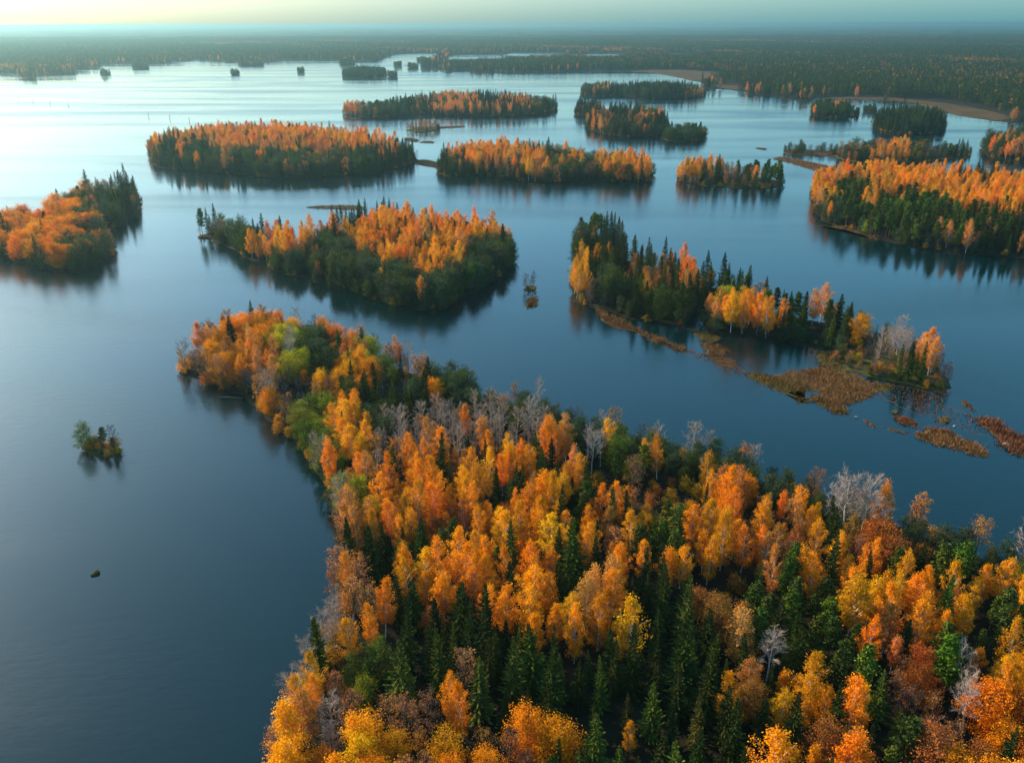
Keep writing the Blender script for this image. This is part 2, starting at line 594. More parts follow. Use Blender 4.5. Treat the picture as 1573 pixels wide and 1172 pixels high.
def land(name, poly, mat, top=0.7, inset=2.0, skirt=-0.8):
    n = len(poly)
    nxt, prv = np.roll(poly, -1, 0), np.roll(poly, 1, 0)
    t = unit(nxt - prv)
    inn = np.stack([-t[:, 1], t[:, 0]], 1)
    rings = [np.c_[poly - inn * 1.5, np.full(n, skirt)], np.c_[poly, np.full(n, 0.05)], np.c_[poly + inn * inset, np.full(n, top)]]
    V = np.concatenate(rings)
    F = []
    for k in range(2):
        for i in range(n):
            j = (i + 1) % n
            F.append((k * n + i, k * n + j, (k + 1) * n + j, (k + 1) * n + i))
    F.append(tuple(range(2 * n, 3 * n)))
    me = bpy.data.meshes.new(name)
    me.from_pydata(V.tolist(), [], F)
    me.materials.append(mat)
    o = link(bpy.data.objects.new(name, me))
    o['kind'] = 'structure'
    return o


def sheet(name, x0, x1, y0, y1, z, mat):
    me = bpy.data.meshes.new(name)
    me.from_pydata([(x0, y0, z), (x1, y0, z), (x1, y1, z), (x0, y1, z)], [], [(0, 1, 2, 3)])
    me.materials.append(mat)
    o = link(bpy.data.objects.new(name, me))
    o['kind'] = 'structure'
    return o


sheet('lake_water', -60000, 60000, -3000, 60000, 0.0, WATER)

TREES = []      # dicts: x, y, species, colour, height, zone


def poisson(poly, spacing, margin, seed, limit=200000):
    r = np.random.default_rng(seed)
    lo, hi = poly.min(0), poly.max(0)
    n = int((hi[0] - lo[0]) * (hi[1] - lo[1]) / (spacing * spacing) * 6) + 40
    n = min(n, limit)
    P = r.uniform(lo, hi, (n, 2))
    P = P[inside(poly, P)]
    P = P[edge_distance(poly, P) > margin]
    cell = {}
    keep = []
    for p in P:
        c = (int(p[0] // spacing), int(p[1] // spacing))
        ok = True
        for i in (-1, 0, 1):
            for j in (-1, 0, 1):
                for q in cell.get((c[0] + i, c[1] + j), ()):
                    if (p[0] - q[0]) ** 2 + (p[1] - q[1]) ** 2 < spacing * spacing:
                        ok = False
        if ok:
            cell.setdefault(c, []).append(p)
            keep.append(p)
    return np.array(keep).reshape(-1, 2)


def plant(poly, seeds, zone, spacing=5.0, margin=2.2, seed=1, scale=1.0, ystretch=1.7, mixing=0.6, gap=0.0, stray=(), fringe=()):
    """trees on a piece of land; which kind stands where follows the stands seen in the photograph"""
    r = np.random.default_rng(seed)
    P = poisson(poly, spacing, margin, seed)
    if not len(P):
        return
    S = np.array([s[:2] for s in seeds], float)
    zc = [0.62 * scale * (sum(CODE[s[2].split()[0]][2]) / 2 if s[2][0] != '-' else 12) for s in seeds]
    pix = np.stack([project(np.c_[P, np.full(len(P), z)]) for z in zc], 1)
    F = np.array([G(*f)[:2] for f in fringe])
    rim = np.full(len(P), 99.)
    for a, b in zip(F[:-1], F[1:]):
        t = np.clip(((P - a) @ (b - a)) / ((b - a) @ (b - a)), 0, 1)
        rim = np.minimum(rim, np.linalg.norm(P - a - t[:, None] * (b - a), axis=1))
    for p, q, e in zip(P, pix, rim):
        if r.uniform() < gap:
            continue
        d = np.hypot(S[:, 0] - q[:, 0], (S[:, 1] - q[:, 1]) * ystretch)
        s = seeds[int(np.argmin(d * r.uniform(1 - mixing / 2, 1 + mixing / 2, len(d)) + 4 * r.uniform(size=len(d))))]
        codes = s[2].split()
        code = codes[0] if len(codes) == 1 or r.uniform() < 0.6 else codes[1 + r.integers(len(codes) - 1)]
        if code == '-':
            continue
        if stray and code[0] in 'BM' and r.uniform() < .17:
            code = stray[r.integers(len(stray))]
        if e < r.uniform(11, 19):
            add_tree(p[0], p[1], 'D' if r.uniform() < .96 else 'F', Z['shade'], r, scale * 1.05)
            continue
        add_tree(p[0], p[1], code, s[3] if len(s) > 3 else zone, r, scale)


def shore_bushes(poly, zone, codes, step, seed, scale=1.0, far=6.0):
    r = np.random.default_rng(seed)
    nxt = np.roll(poly, -1, 0)
    for a, b in zip(poly, nxt):
        L = np.linalg.norm(b - a)
        n = (b - a)[::-1] * np.array([-1, 1]) / max(L, 1e-6)
        k = int(L / step + r.uniform())
        for _ in range(k):
            p = a + (b - a) * r.uniform() + n * r.uniform(.3, far * r.uniform(.2, 1))
            q = project(np.array([[p[0], p[1], 3.0]]))[0]
            if not (-60 < q[0] < PW + 60 and q[1] < PH + 60) or p[1] < 40:
                continue
            add_tree(p[0], p[1], codes[r.integers(len(codes))], zone, r, scale)


def add_tree(x, y, code, zone, r, scale=1.0, h=None, own=None, colour=None):
    sp, cols, (h0, h1) = CODE[code]
    c = colour or cols[r.integers(len(cols))]
    if not h:
        scale *= r.choice([r.uniform(.55, .8), r.uniform(.85, 1.1), r.uniform(.95, 1.15)], p=[.2, .6, .2])
    TREES.append(dict(x=x, y=y, sp=sp, col=c, h=(h or r.uniform(h0, h1) * scale), zone=zone, rot=r.uniform(0, 6.283), v=int(r.integers(len(KINDS[sp]))),
                      j=np.clip(r.normal(1, .09, 3), .75, 1.25) * np.clip(r.normal(1, .11), .7, 1.3), wide=r.uniform(.78, 1.22), own=own, lean=r.normal(0, .035, 2)))


# ---- the peninsula
PEN = [(283, 572), (300, 587), (335, 598), (368, 606), (392, 632), (425, 656), (452, 676), (470, 706), (492, 742), (516, 782), (528, 830), (530, 890), (516, 950), (496, 1010), (472, 1075),
       (443, 1150), (415, 1250), (385, 1400), (1200, 1450), (2000, 1420), (2050, 1060), (1800, 975), (1650, 915), (1573, 885), (1490, 850), (1400, 818), (1300, 790), (1190, 752), (1100, 722), (1000, 694),
       (900, 664), (830, 642), (720, 606), (640, 577), (590, 560), (530, 538), (470, 522), (400, 516), (345, 525), (305, 545)]
Z = {
    'tip': 'at the tip of the peninsula', 'neck': 'on the narrow neck of the peninsula', 'olive': 'beside the olive alders on the peninsula shore',
    'bareband': 'in the bare grey band across the peninsula', 'upper': 'in the orange grove below the bare band', 'shade': 'along the far shore of the peninsula',
    'mid': 'in the golden middle of the peninsula', 'west': 'on the open-lake shore of the peninsula', 'ochre': 'around the ochre thicket of the peninsula',
    'white': 'beside the white leafless grove', 'east': 'in the orange stand below the white grove', 'corner': 'in the mixed wood at the outer right edge',
    'dark': 'in the dark spruce stand', 'low': 'in the lowest strip of the wood', 'green': 'in the green pine patch of the peninsula', 'lowright': 'in the lower right wood',
}


def zs(zone, *items):
    return [(x, y, c, Z[zone]) for x, y, c in items]


PS = (zs('tip', (285, 530, 'F X'), (300, 560, 'F Ud'), (312, 505, 'Bs F'), (345, 500, 'M'), (340, 550, 'M My'), (398, 472, 'Mr'), (432, 474, 'Xd Mr'), (462, 490, 'My M'), (515, 492, 'M My'), (440, 520, 'Yg'), (395, 545, 'Bs'),
         (405, 615, 'My U'), (455, 545, 'Yg X'), (480, 530, 'T'), (420, 500, 'M'))
      + zs('neck', (470, 600, 'F Xd'), (440, 610, 'Xd F'), (500, 545, 'S T'), (545, 545, 'M Bs'), (530, 575, 'My M'), (580, 548, 'Yg A'), (610, 548, 'F Bs'), (565, 610, 'S T'), (640, 552, 'My F'), (610, 600, 'T Xd'),
           (650, 580, 'My U'), (690, 565, 'M Bo'), (720, 575, 'U My'), (640, 610, 'S U'), (720, 605, 'S U'), (770, 588, 'U T'))
      + zs('olive', (490, 625, 'A'), (485, 670, 'A'), (500, 710, 'A'), (515, 740, 'A By'), (540, 640, 'By'), (545, 680, 'By Bs'), (528, 722, 'Bs'), (575, 640, 'T'))
      + zs('bareband', (610, 645, 'Xg'), (640, 650, 'Xg F'), (665, 635, 'Xg'), (690, 645, 'Xg'), (720, 628, 'Xg'), (745, 648, 'Xg'), (780, 628, 'Xg'), (805, 645, 'Xg X'), (825, 655, 'Xg'), (640, 672, 'Bs Xg'), (700, 665, 'Bs Xg'), (750, 668, 'Bs Xg'), (590, 690, 'F Xg'), (790, 668, 'Xg Bs'), (670, 668, 'F Xg'))
      + zs('upper', (630, 710, 'Bo'), (600, 740, 'Bs Bo'), (740, 690, 'S'), (720, 725, 'By'), (700, 690, 'By Bs'), (775, 690, 'Bo'), (665, 715, 'S'), (680, 750, 'Bo'), (560, 760, 'By Yg'), (545, 790, 'Bs'), (620, 780, 'Bo By'),
           (850, 680, 'Bs Bo'), (810, 720, 'Bo'), (845, 722, 'S'), (870, 740, 'By'))
      + zs('shade', (700, 560, 'D'), (760, 575, 'D'), (850, 608, 'D'), (900, 622, 'D'), (950, 640, 'D'), (1000, 655, 'D'), (1060, 672, 'D'), (1120, 692, 'D'), (1180, 715, 'D'), (1400, 780, 'D'), (1450, 800, 'D'),
           (1530, 825, 'D'), (975, 655, 'By'), (1310, 748, 'D X'), (830, 630, 'U D'), (870, 640, 'D'), (920, 650, 'D'), (740, 597, 'D U'), (1150, 722, 'D'), (1400, 800, 'D'), (1445, 820, 'D'), (1500, 840, 'D'))
      + zs('mid', (700, 790, 'By Bo'), (760, 800, 'By'), (775, 755, 'S'), (820, 770, 'Bo By'), (905, 690, 'X Bs'), (925, 745, 'Bs Bo'), (888, 750, 'P S'), (940, 790, 'By'), (860, 810, 'Bo By'), (800, 850, 'Bo'), (890, 870, 'S'),
           (960, 830, 'Bo By'), (740, 850, 'By Bo'), (660, 870, 'Bo'), (700, 900, 'Bo'), (770, 910, 'Bo By'), (845, 935, 'Bo'), (925, 945, 'Bo'), (900, 910, 'Bs'), (960, 975, 'Bo'), (640, 830, 'P S'), (580, 800, 'By Bo'))
      + zs('west', (525, 830, 'S'), (612, 830, 'S'), (560, 885, 'By F'), (530, 900, 'F Bs'), (500, 930, 'Xg F'), (490, 960, 'Xg'), (505, 980, 'S A'), (590, 935, 'Bo'), (560, 930, 'F Bo'), (530, 1010, 'My By'), (560, 1020, 'A'), (450, 1060, 'By Bs'),
           (480, 1070, 'Bs By'), (445, 1105, 'S By'), (430, 1140, 'My By'), (510, 1100, 'Xg Xd'), (545, 1060, 'A F'), (465, 1020, 'By X'))
      + zs('ochre', (960, 700, 'P A'), (1010, 690, 'By Bo'), (1050, 682, 'Bo By'), (1095, 695, 'Bo'), (1060, 730, 'P U'), (1140, 740, 'M Bs'), (1000, 745, 'U'), (1050, 770, 'U'), (1000, 790, 'U'), (1080, 795, 'U By'), (950, 740, 'F U'), (1110, 770, 'Bs Bo'),
           (1160, 790, 'F U'))
      + zs('white', (1220, 735, 'My'), (1245, 720, 'My'), (1268, 715, 'S'), (1190, 770, 'F Bs'), (1240, 785, 'By'), (1280, 800, 'Ud S'), (1310, 800, 'Ud'), (1335, 750, 'Bs'), (1370, 790, 'D Xd'), (1340, 815, 'Ud Xd'), (1270, 760, 'Ud S'))
      + zs('east', (1080, 840, 'Bo By'), (1130, 830, 'Bo'), (1175, 850, 'Bo Bs'), (1270, 880, 'By'), (1330, 885, 'Bo'), (1310, 930, 'Bo By'), (1370, 915, 'By Bo'), (1400, 950, 'Bo'), (1350, 960, 'By Bb'), (1420, 900, 'Bb Bo'), (1010, 830, 'P S'),
           (1220, 830, 'Bb F'))
      + zs('corner', (1400, 825, 'Mr U'), (1440, 830, 'Mr A'), (1475, 815, 'By'), (1520, 850, 'By Mr'), (1560, 870, 'By'), (1450, 890, 'P'), (1500, 900, 'By Bs'), (1540, 930, 'P A'), (1480, 960, 'By P'), (1560, 960, 'P By'), (1600, 920, 'By P'))
      + zs('green', (1195, 905, 'P A'), (1180, 930, 'P'), (1215, 960, 'P'), (1270, 960, 'P A'), (1240, 1010, 'P S'), (1290, 1035, 'P'), (1230, 930, 'P'), (1250, 980, 'P S'), (1290, 1000, 'P'), (1190, 960, 'S'), (1200, 1000, 'X S'))
      + zs('dark', (1000, 920, 'S'), (1005, 960, 'S'), (1060, 960, 'S'), (1045, 1010, 'S'), (1100, 1020, 'S'), (1040, 1080, 'S'), (1110, 1105, 'S'), (1060, 1140, 'S'), (930, 1010, 'S'), (880, 1040, 'S'), (830, 1080, 'S'), (780, 1030, 'S'), (720, 1000, 'S'),
           (700, 950, 'S'), (640, 980, 'S'), (620, 1050, 'S'), (750, 960, 'S'), (690, 1040, 'F S'), (720, 1095, 'Bo M'), (610, 930, 'S'), (990, 1100, 'Bo Bb'), (900, 1130, '- S'), (930, 1150, '- S'), (780, 1100, 'S -'), (1100, 920, 'U Mr'), (1120, 950, 'U Mr'),
           (1150, 970, 'Bs Bb'), (960, 1060, 'S -'))
      + zs('low', (560, 1150, 'My'), (610, 1100, 'F'), (660, 1130, 'F'), (720, 1150, 'F M'), (820, 1150, 'M F'), (560, 1085, 'F Bs'), (870, 1150, 'S'), (450, 1190, 'My By'))
      + zs('lowright', (1150, 1050, 'By Bo'), (1210, 1050, 'Bo Bb'), (1200, 1130, 'S'), (1310, 1050, 'P S'), (1350, 1010, 'F Bs'), (1320, 1085, 'My By'), (1300, 1130, 'Bb Bo'), (1370, 1140, 'P'), (1350, 1100, 'S'), (1420, 1070, 'F'), (1420, 1140, 'F Mr'),
           (1390, 1040, 'Mr F'), (1500, 1030, 'By X'), (1470, 1090, '- X'), (1500, 1120, '- Xd'), (1550, 1030, 'My By'), (1540, 1100, 'Mr M'), (1530, 1150, 'M Mr'), (1250, 1150, 'Bo M'), (1620, 1080, 'My'), (1450, 1010, 'P Mr')))
pen = ground_poly(PEN, 6, 1.0, 3)
land('peninsula_ground', pen, SOIL, 0.9)
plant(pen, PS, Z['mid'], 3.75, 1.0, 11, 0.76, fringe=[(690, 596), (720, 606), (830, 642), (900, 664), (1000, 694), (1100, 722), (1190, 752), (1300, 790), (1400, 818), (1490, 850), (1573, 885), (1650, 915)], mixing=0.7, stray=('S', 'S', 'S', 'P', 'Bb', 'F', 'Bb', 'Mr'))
shore_bushes(pen, 'fringing the waterline of the peninsula', ['Ud', 'Ud', 'U', 'Xd', 'Xg', 'F'], 3.2, 12, 0.85, 3.5)

# ---- islands: outline on the water, stands
ISL = []


def island(zone, outline, seeds, spacing=5.0, seed=0, scale=1.0, margin=1.2, mat=SOIL, wobble=1.2, gap=0.07, mixing=1.0):
    spacing *= .9
    scale *= .93
    poly = ground_poly(outline, 7, wobble, seed)
    land('island_ground', poly, mat, 0.6, 1.2)
    plant(poly, seeds, zone, spacing, margin, seed + 50, scale, mixing=mixing, gap=gap, stray=('S', 'P', 'T', 'F', 'Bb', 'Bs', 'M'))
    if spacing < 5.5:
        shore_bushes(poly, zone, ['Ud', 'Ud', 'D', 'Xd'], 6.5 if scale > .7 else 9, seed + 90, scale * .85, 4.0)
    ISL.append(poly)
    return poly


island('on the rust-topped island by the strait',
       [(305, 363), (330, 372), (360, 386), (400, 405), (445, 420), (500, 437), (560, 456), (610, 470), (650, 477), (680, 476), (702, 463), (742, 441), (780, 416), (788, 390), (770, 374), (700, 362), (640, 356),
        (612, 343), (585, 342), (540, 357), (480, 374), (400, 374), (352, 364), (330, 357)],
       [(312, 330, 'P S', 'on the narrow end of the middle island'), (328, 328, 'S', 'on the narrow end of the middle island'), (350, 350, 'T F'), (375, 355, 'T'), (400, 352, 'S'), (400, 370, 'Bo'), (420, 350, 'Bo Bs'), (460, 345, 'Bo Bs'), (425, 395, 'By T'), (450, 375, 'By Bo'),
        (475, 395, 'T F'), (500, 345, 'Bs F'), (510, 380, 'T'), (520, 345, 'S Bo'), (540, 345, 'S'), (530, 395, 'T'), (560, 370, 'Bo'), (560, 410, 'T'), (600, 425, 'T'), (640, 440, 'T'), (680, 440, 'T'), (590, 310, 'S P'), (575, 320, 'S Xd'), (600, 335, 'Bo By'), (650, 340, 'Bo By'),
        (700, 345, 'Bo By'), (740, 355, 'Bo By'), (640, 375, 'Bo S'), (600, 390, 'Bo By'), (650, 400, 'Bo By'), (690, 385, 'By Bo'), (720, 375, 'Bs T'), (740, 395, 'T'), (760, 385, 'T'), (775, 375, 'S T'), (720, 415, 'T'), (620, 355, 'S Bo'), (660, 360, 'Bs S')], 4.6, 21, 0.92)
island('on the island at the left rim',
       [(-22, 390), (5, 398), (40, 408), (90, 417), (132, 414), (165, 400), (172, 380), (165, 356), (185, 348), (205, 336), (215, 316), (208, 300), (185, 296), (150, 300), (110, 324), (60, 346), (5, 352), (-18, 364)],
       [(20, 340, 'M Mr'), (50, 330, 'M Bo'), (80, 330, 'M'), (30, 375, 'M My'), (60, 385, 'M T'), (100, 350, 'M'), (110, 290, 'My'), (100, 385, 'M T'), (130, 385, 'T Mr'), (130, 345, 'M T'), (155, 360, 'F T'), (150, 280, 'S F'), (150, 310, 'T F'), (180, 275, 'S'), (195, 300, 'S P'), (208, 300, 'S F'),
        (170, 320, 'S T'), (70, 300, 'Mr'), (165, 390, 'Xd T'), (-30, 350, 'M Bo')], 5.2, 22, 1.0)
island('on the long orange island',
       [(230, 242), (245, 256), (300, 265), (360, 270), (420, 274), (480, 274), (540, 270), (600, 262), (632, 252), (640, 244), (610, 234), (550, 221), (450, 212), (330, 213), (280, 219), (236, 232)],
       [(235, 222, 'By Bs'), (250, 232, 'T S'), (270, 225, 'S Bo'), (300, 235, 'T P'), (330, 240, 'T S'), (380, 245, 'T S'), (420, 245, 'T S'), (470, 245, 'T F'), (520, 245, 'T S F'), (570, 238, 'T S'), (615, 238, 'S'), (300, 205, 'Bs Bo'), (350, 200, 'Bo Bs'), (400, 205, 'Bo Bs'), (440, 200, 'Bo By'), (480, 205, 'Bo'),
        (520, 210, 'Bo Bs'), (560, 215, 'Bo F'), (590, 225, 'F Bo'), (410, 230, 'Bs T'), (450, 228, 'Bs S'), (500, 228, 'F Bs'), (325, 185, 'A F'), (350, 225, 'Bs F')], 5.2, 23, 1.0)
island('on the middle-distance island with mirrored birches',
       [(674, 266), (690, 272), (740, 272), (800, 279), (850, 282), (880, 279), (920, 279), (960, 282), (997, 281), (998, 268), (985, 260), (900, 254), (850, 243), (770, 240), (700, 247), (678, 256)],
       [(680, 245, 'S'), (695, 245, 'T By'), (720, 240, 'Bo T'), (745, 235, 'By Bs'), (760, 255, 'Bs S'), (775, 220, 'Bo'), (800, 225, 'Bo F'), (820, 220, 'S'), (845, 225, 'S F'), (820, 250, 'By F'), (860, 240, 'F T'), (880, 240, 'T Bo'), (910, 250, 'T F'), (930, 245, 'Bo T'), (950, 245, 'By'), (975, 250, 'By Bo'),
        (990, 255, 'Bo S'), (960, 268, 'Mr T'), (790, 260, 'Bs T'), (720, 262, 'S T'), (850, 265, 'T F')], 5.0, 24, 1.0, gap=0.06)
island('on the dark green island beyond the orange one',
       [(531, 179), (580, 182), (610, 180), (640, 177), (700, 179), (760, 181), (810, 178), (853, 169), (850, 164), (825, 160), (780, 157), (690, 155), (640, 161), (600, 168), (540, 172)],
       [(540, 165, 'F Bs'), (560, 162, 'F T'), (585, 163, 'T P'), (620, 160, 'P S'), (650, 150, 'S F'), (690, 147, 'Bs T'), (720, 150, 'T Bs'), (750, 150, 'S'), (790, 153, 'S Bs'), (830, 155, 'T F'), (845, 163, 'S')], 6.0, 25, 1.0)
island('on the low islet before the dark island', [(624, 202), (645, 204), (672, 201), (668, 196), (640, 196)], [(645, 192, 'F Xd'), (660, 192, 'F')], 5.0, 26, 0.75, mat=MOSS)
island('on the pointed spruce island', [(901, 194), (920, 205), (960, 212), (1000, 212), (1022, 206), (1024, 196), (1008, 183), (960, 177), (915, 182)],
       [(910, 185, 'Bs S'), (930, 180, 'F S'), (950, 172, 'S'), (975, 175, 'S F'), (1000, 178, 'T Bb'), (1018, 185, 'S'), (960, 195, 'S T')], 5.2, 27)
island('on the small islet behind the pointed island', [(887, 177), (905, 180), (920, 176), (918, 170), (895, 169)], [(900, 160, 'S'), (912, 160, 'S F')], 5.0, 28)
island('on the low islet with wind-bent pines', [(1020, 215), (1050, 219), (1084, 213), (1080, 206), (1045, 205), (1022, 208)], [(1035, 195, 'S T'), (1055, 190, 'F P'), (1065, 190, 'P'), (1045, 203, 'T')], 5.5, 29, 0.8, mat=MOSS)
island('on the low islet near the marsh shore', [(893, 144), (920, 149), (951, 148), (951, 141), (930, 138), (905, 140)], [(905, 137, 'T'), (925, 133, 'T Bs'), (942, 133, 'S')], 6.0, 30)
island('on the broad islet below the marsh', [(959, 149), (1000, 153), (1050, 153), (1078, 150), (1076, 143), (1020, 137), (965, 139)], [(980, 133, 'S T'), (1010, 133, 'T S'), (1040, 138, 'S'), (1065, 140, 'S F')], 6.0, 31)
island('on the small mixed island in the strait',
       [(1044, 280), (1072, 284), (1100, 288), (1128, 289), (1160, 292), (1195, 288), (1196, 278), (1150, 273), (1100, 266), (1055, 268)],
       [(1050, 262, 'By Bs'), (1065, 260, 'By'), (1080, 250, 'P Bo'), (1085, 262, 'S By'), (1105, 265, 'S F'), (1130, 268, 'Xd F'), (1150, 265, 'F P'), (1170, 265, 'P Bs'), (1190, 270, 'P')], 4.8, 32, 0.9, gap=0.15, mat=MOSS)
island('on the gold-topped right island',
       [(1248, 302), (1253, 322), (1270, 343), (1300, 352), (1345, 367), (1400, 380), (1450, 388), (1500, 392), (1573, 397), (1690, 402), (1690, 300), (1573, 293), (1450, 283), (1360, 279), (1300, 281), (1252, 291)],
       [(1255, 285, 'By Bo'), (1265, 320, 'By Bs'), (1280, 265, 'Bs Bo'), (1300, 262, 'Bo Bs'), (1330, 258, 'By Bo'), (1295, 295, 'A P'), (1310, 310, 'P'), (1330, 300, 'S By'), (1290, 330, 'P T'), (1345, 330, 'P A'), (1370, 320, 'P A'), (1380, 345, 'P'), (1410, 330, 'P'), (1440, 335, 'P S'), (1470, 345, 'P S'),
        (1500, 340, 'S P'), (1540, 345, 'S P'), (1573, 350, 'S F'), (1445, 370, 'Bs P'), (1470, 368, 'Bs P'), (1515, 355, 'F S'), (1400, 270, 'By Bo'), (1370, 280, 'By Bo'), (1440, 285, 'By Bo'), (1480, 300, 'By Bo'), (1520, 275, 'By S'), (1560, 290, 'By Bo'), (1490, 265, 'Bo S'), (1540, 305, 'By Bo'), (1640, 310, 'By P')], 5.0, 33)
island('on the bushy brown strip island', [(1285, 243), (1320, 250), (1400, 251), (1448, 247), (1450, 238), (1400, 230), (1330, 230), (1295, 234)], [(1300, 230, 'F T'), (1330, 222, 'F T'), (1360, 220, 'F Bb'), (1385, 215, 'By F'), (1410, 220, 'T F'), (1440, 228, 'Xd T')], 5.0, 34, 0.8, mat=MOSS)
island('on the thin spit of dwarf pines', [(1210, 237), (1240, 240), (1285, 238), (1285, 233), (1240, 231), (1212, 230)], [(1225, 222, 'T Xd'), (1250, 228, 'Xd'), (1275, 228, 'Xd T')], 5.0, 35, 0.6, mat=MARSH, gap=0.2)
island('on the low strip right of the brown island', [(1440, 243), (1470, 245), (1490, 240), (1485, 232), (1450, 231)], [(1455, 225, 'Xd T'), (1480, 226, 'S Xd')], 5.0, 36, 0.65, mat=MOSS)
island('on the round dark spruce island', [(1345, 198), (1370, 205), (1410, 208), (1447, 203), (1446, 190), (1435, 183), (1390, 179), (1355, 184)], [(1360, 180, 'S'), (1390, 172, 'S T'), (1420, 172, 'T S'), (1440, 185, 'S')], 5.0, 37)
island('on the small pine islet off the marsh', [(1253, 179), (1290, 182), (1317, 178), (1312, 172), (1262, 171)], [(1270, 162, 'P T'), (1285, 160, 'T Bs'), (1300, 168, 'P'), (1312, 172, 'Ud')], 5.0, 38)
island('on the tiny clump beside the pine islet', [(1330, 173), (1342, 174), (1340, 169), (1332, 169)], [(1336, 165, 'T')], 5.0, 39, 0.6)
island('on the wooded point at the far right', [(1512, 238), (1530, 245), (1573, 249), (1690, 254), (1690, 218), (1573, 217), (1520, 222)], [(1520, 215, 'T S'), (1535, 212, 'T F'), (1555, 220, 'Bs T'), (1573, 210, 'F T'), (1640, 220, 'T F')], 5.0, 40)
# the long ragged island
island('at the far end of the long ragged island', [(884, 370), (890, 386), (915, 392), (950, 390), (963, 378), (950, 367), (915, 362)], [(895, 345, 'P'), (905, 340, 'P T'), (925, 348, 'S'), (945, 345, 'S'), (900, 365, 'F T'), (950, 370, 'Xd')], 4.4, 41, 0.9)
island('on the dense half of the long ragged island',
       [(879, 442), (878, 458), (900, 470), (930, 480), (975, 492), (1010, 499), (1045, 502), (1060, 492), (1064, 474), (1086, 466), (1150, 478), (1140, 455), (1085, 440), (1040, 426), (985, 408), (930, 398), (890, 404), (882, 420)],
       [(886, 420, 'By'), (905, 405, 'By S'), (890, 445, 'By F'), (925, 410, 'S T'), (945, 400, 'S'), (920, 445, 'F T'), (950, 440, 'T Xd'), (970, 410, 'S F'), (975, 450, 'S'), (990, 425, 'S P'), (1010, 425, 'S F'), (1000, 465, 'S Xd'), (1023, 440, 'Bo S'), (1020, 470, 'P T'), (1040, 440, 'S'), (1070, 430, 'Bs S'), (1090, 435, 'S Xd'),
        (1110, 440, 'P S'), (1130, 455, 'S P')], 4.6, 42, 0.88, gap=0.08)
island('on the sunlit half of the long ragged island',
       [(1090, 506), (1110, 514), (1150, 519), (1180, 527), (1215, 530), (1262, 536), (1312, 536), (1345, 520), (1310, 508), (1260, 495), (1200, 484), (1150, 466), (1110, 466), (1094, 480)],
       [(1102, 475, 'Bs'), (1125, 475, 'Yg By'), (1115, 490, 'Bs By'), (1145, 485, 'By Bo'), (1180, 490, 'By Bo'), (1160, 445, 'S F'), (1135, 445, 'P S'), (1190, 440, 'M S'), (1205, 460, 'P S'), (1225, 470, 'S P'), (1235, 490, 'S'), (1255, 465, 'Bs S'), (1265, 480, 'Bs Bo'), (1280, 490, 'S'), (1302, 490, 'S'), (1315, 505, 'My Ud'), (1335, 512, 'Ud')], 4.7, 43, 0.9, gap=0.06)
island('on the bushy tail of the long ragged island',
       [(1283, 556), (1310, 572), (1350, 581), (1400, 590), (1440, 601), (1458, 596), (1450, 572), (1420, 549), (1380, 535), (1345, 520), (1305, 533)],
       [(1300, 540, 'Ud'), (1330, 545, 'Ud Xd'), (1360, 540, 'Xd Xg'), (1385, 530, 'Xg X'), (1398, 535, 'S F'), (1412, 535, 'S Bs'), (1425, 545, 'Ud Bs'), (1445, 570, 'Xd Ud'), (1360, 565, 'Ud'), (1340, 520, 'Ud')], 3.2, 44, 0.8, mat=MOSS, gap=0.05)
# little islets
island('on the tiny islet in the open lake', [(124, 690), (140, 698), (165, 704), (184, 699), (187, 690), (170, 682), (140, 680)], [(150, 685, 'Ud')], 2.6, 45, 0.7, margin=0.3, mat=MOSS, wobble=0.3)
island('on the split islet in the strait', [(803, 446), (815, 448), (824, 446), (822, 440), (808, 440)], [(812, 436, 'Xd Ud')], 2.8, 46, 0.55, margin=0.2, mat=MOSS, wobble=0.3)
island('on the dark far islet', [(529, 118), (560, 119.5), (584, 118.5), (584, 113), (560, 111), (545, 112), (530, 115)], [(535, 113, 'T'), (560, 108, 'T S')], 6.0, 47, 1.05)
for k, (px, py, w, code, nm) in enumerate([(603, 119, 6, 'T', 'on the far islet beside the dark one'), (635, 105, 7, 'T', 'on the far islet at the inlet'), (162, 115.5, 8, 'T Xd', 'on the tiny islet off the hazy shore'), (361, 115, 5, 'T', 'on a far lone islet'),
                                           (462, 111.5, 4, 'T', 'on the smallest far islet'), (611, 102, 4, 'T', 'on the far islet under the inlet'), (689, 111.5, 4, 'T', 'on the islet below the headland'), (216, 106, 12, 'T S', 'on the far round islet'),
                                           (385, 101, 20, 'T F', 'on the far wooded islet'), (651, 95, 9, 'T', 'on the inlet islet')]):
    island(nm, [(px - w, py), (px, py + .7), (px + w, py), (px + w * .8, py - .9), (px - w * .8, py - .9)], [(px, py - 5, code)], 6.5, 60 + k, 0.95, margin=0.5, wobble=0.3)

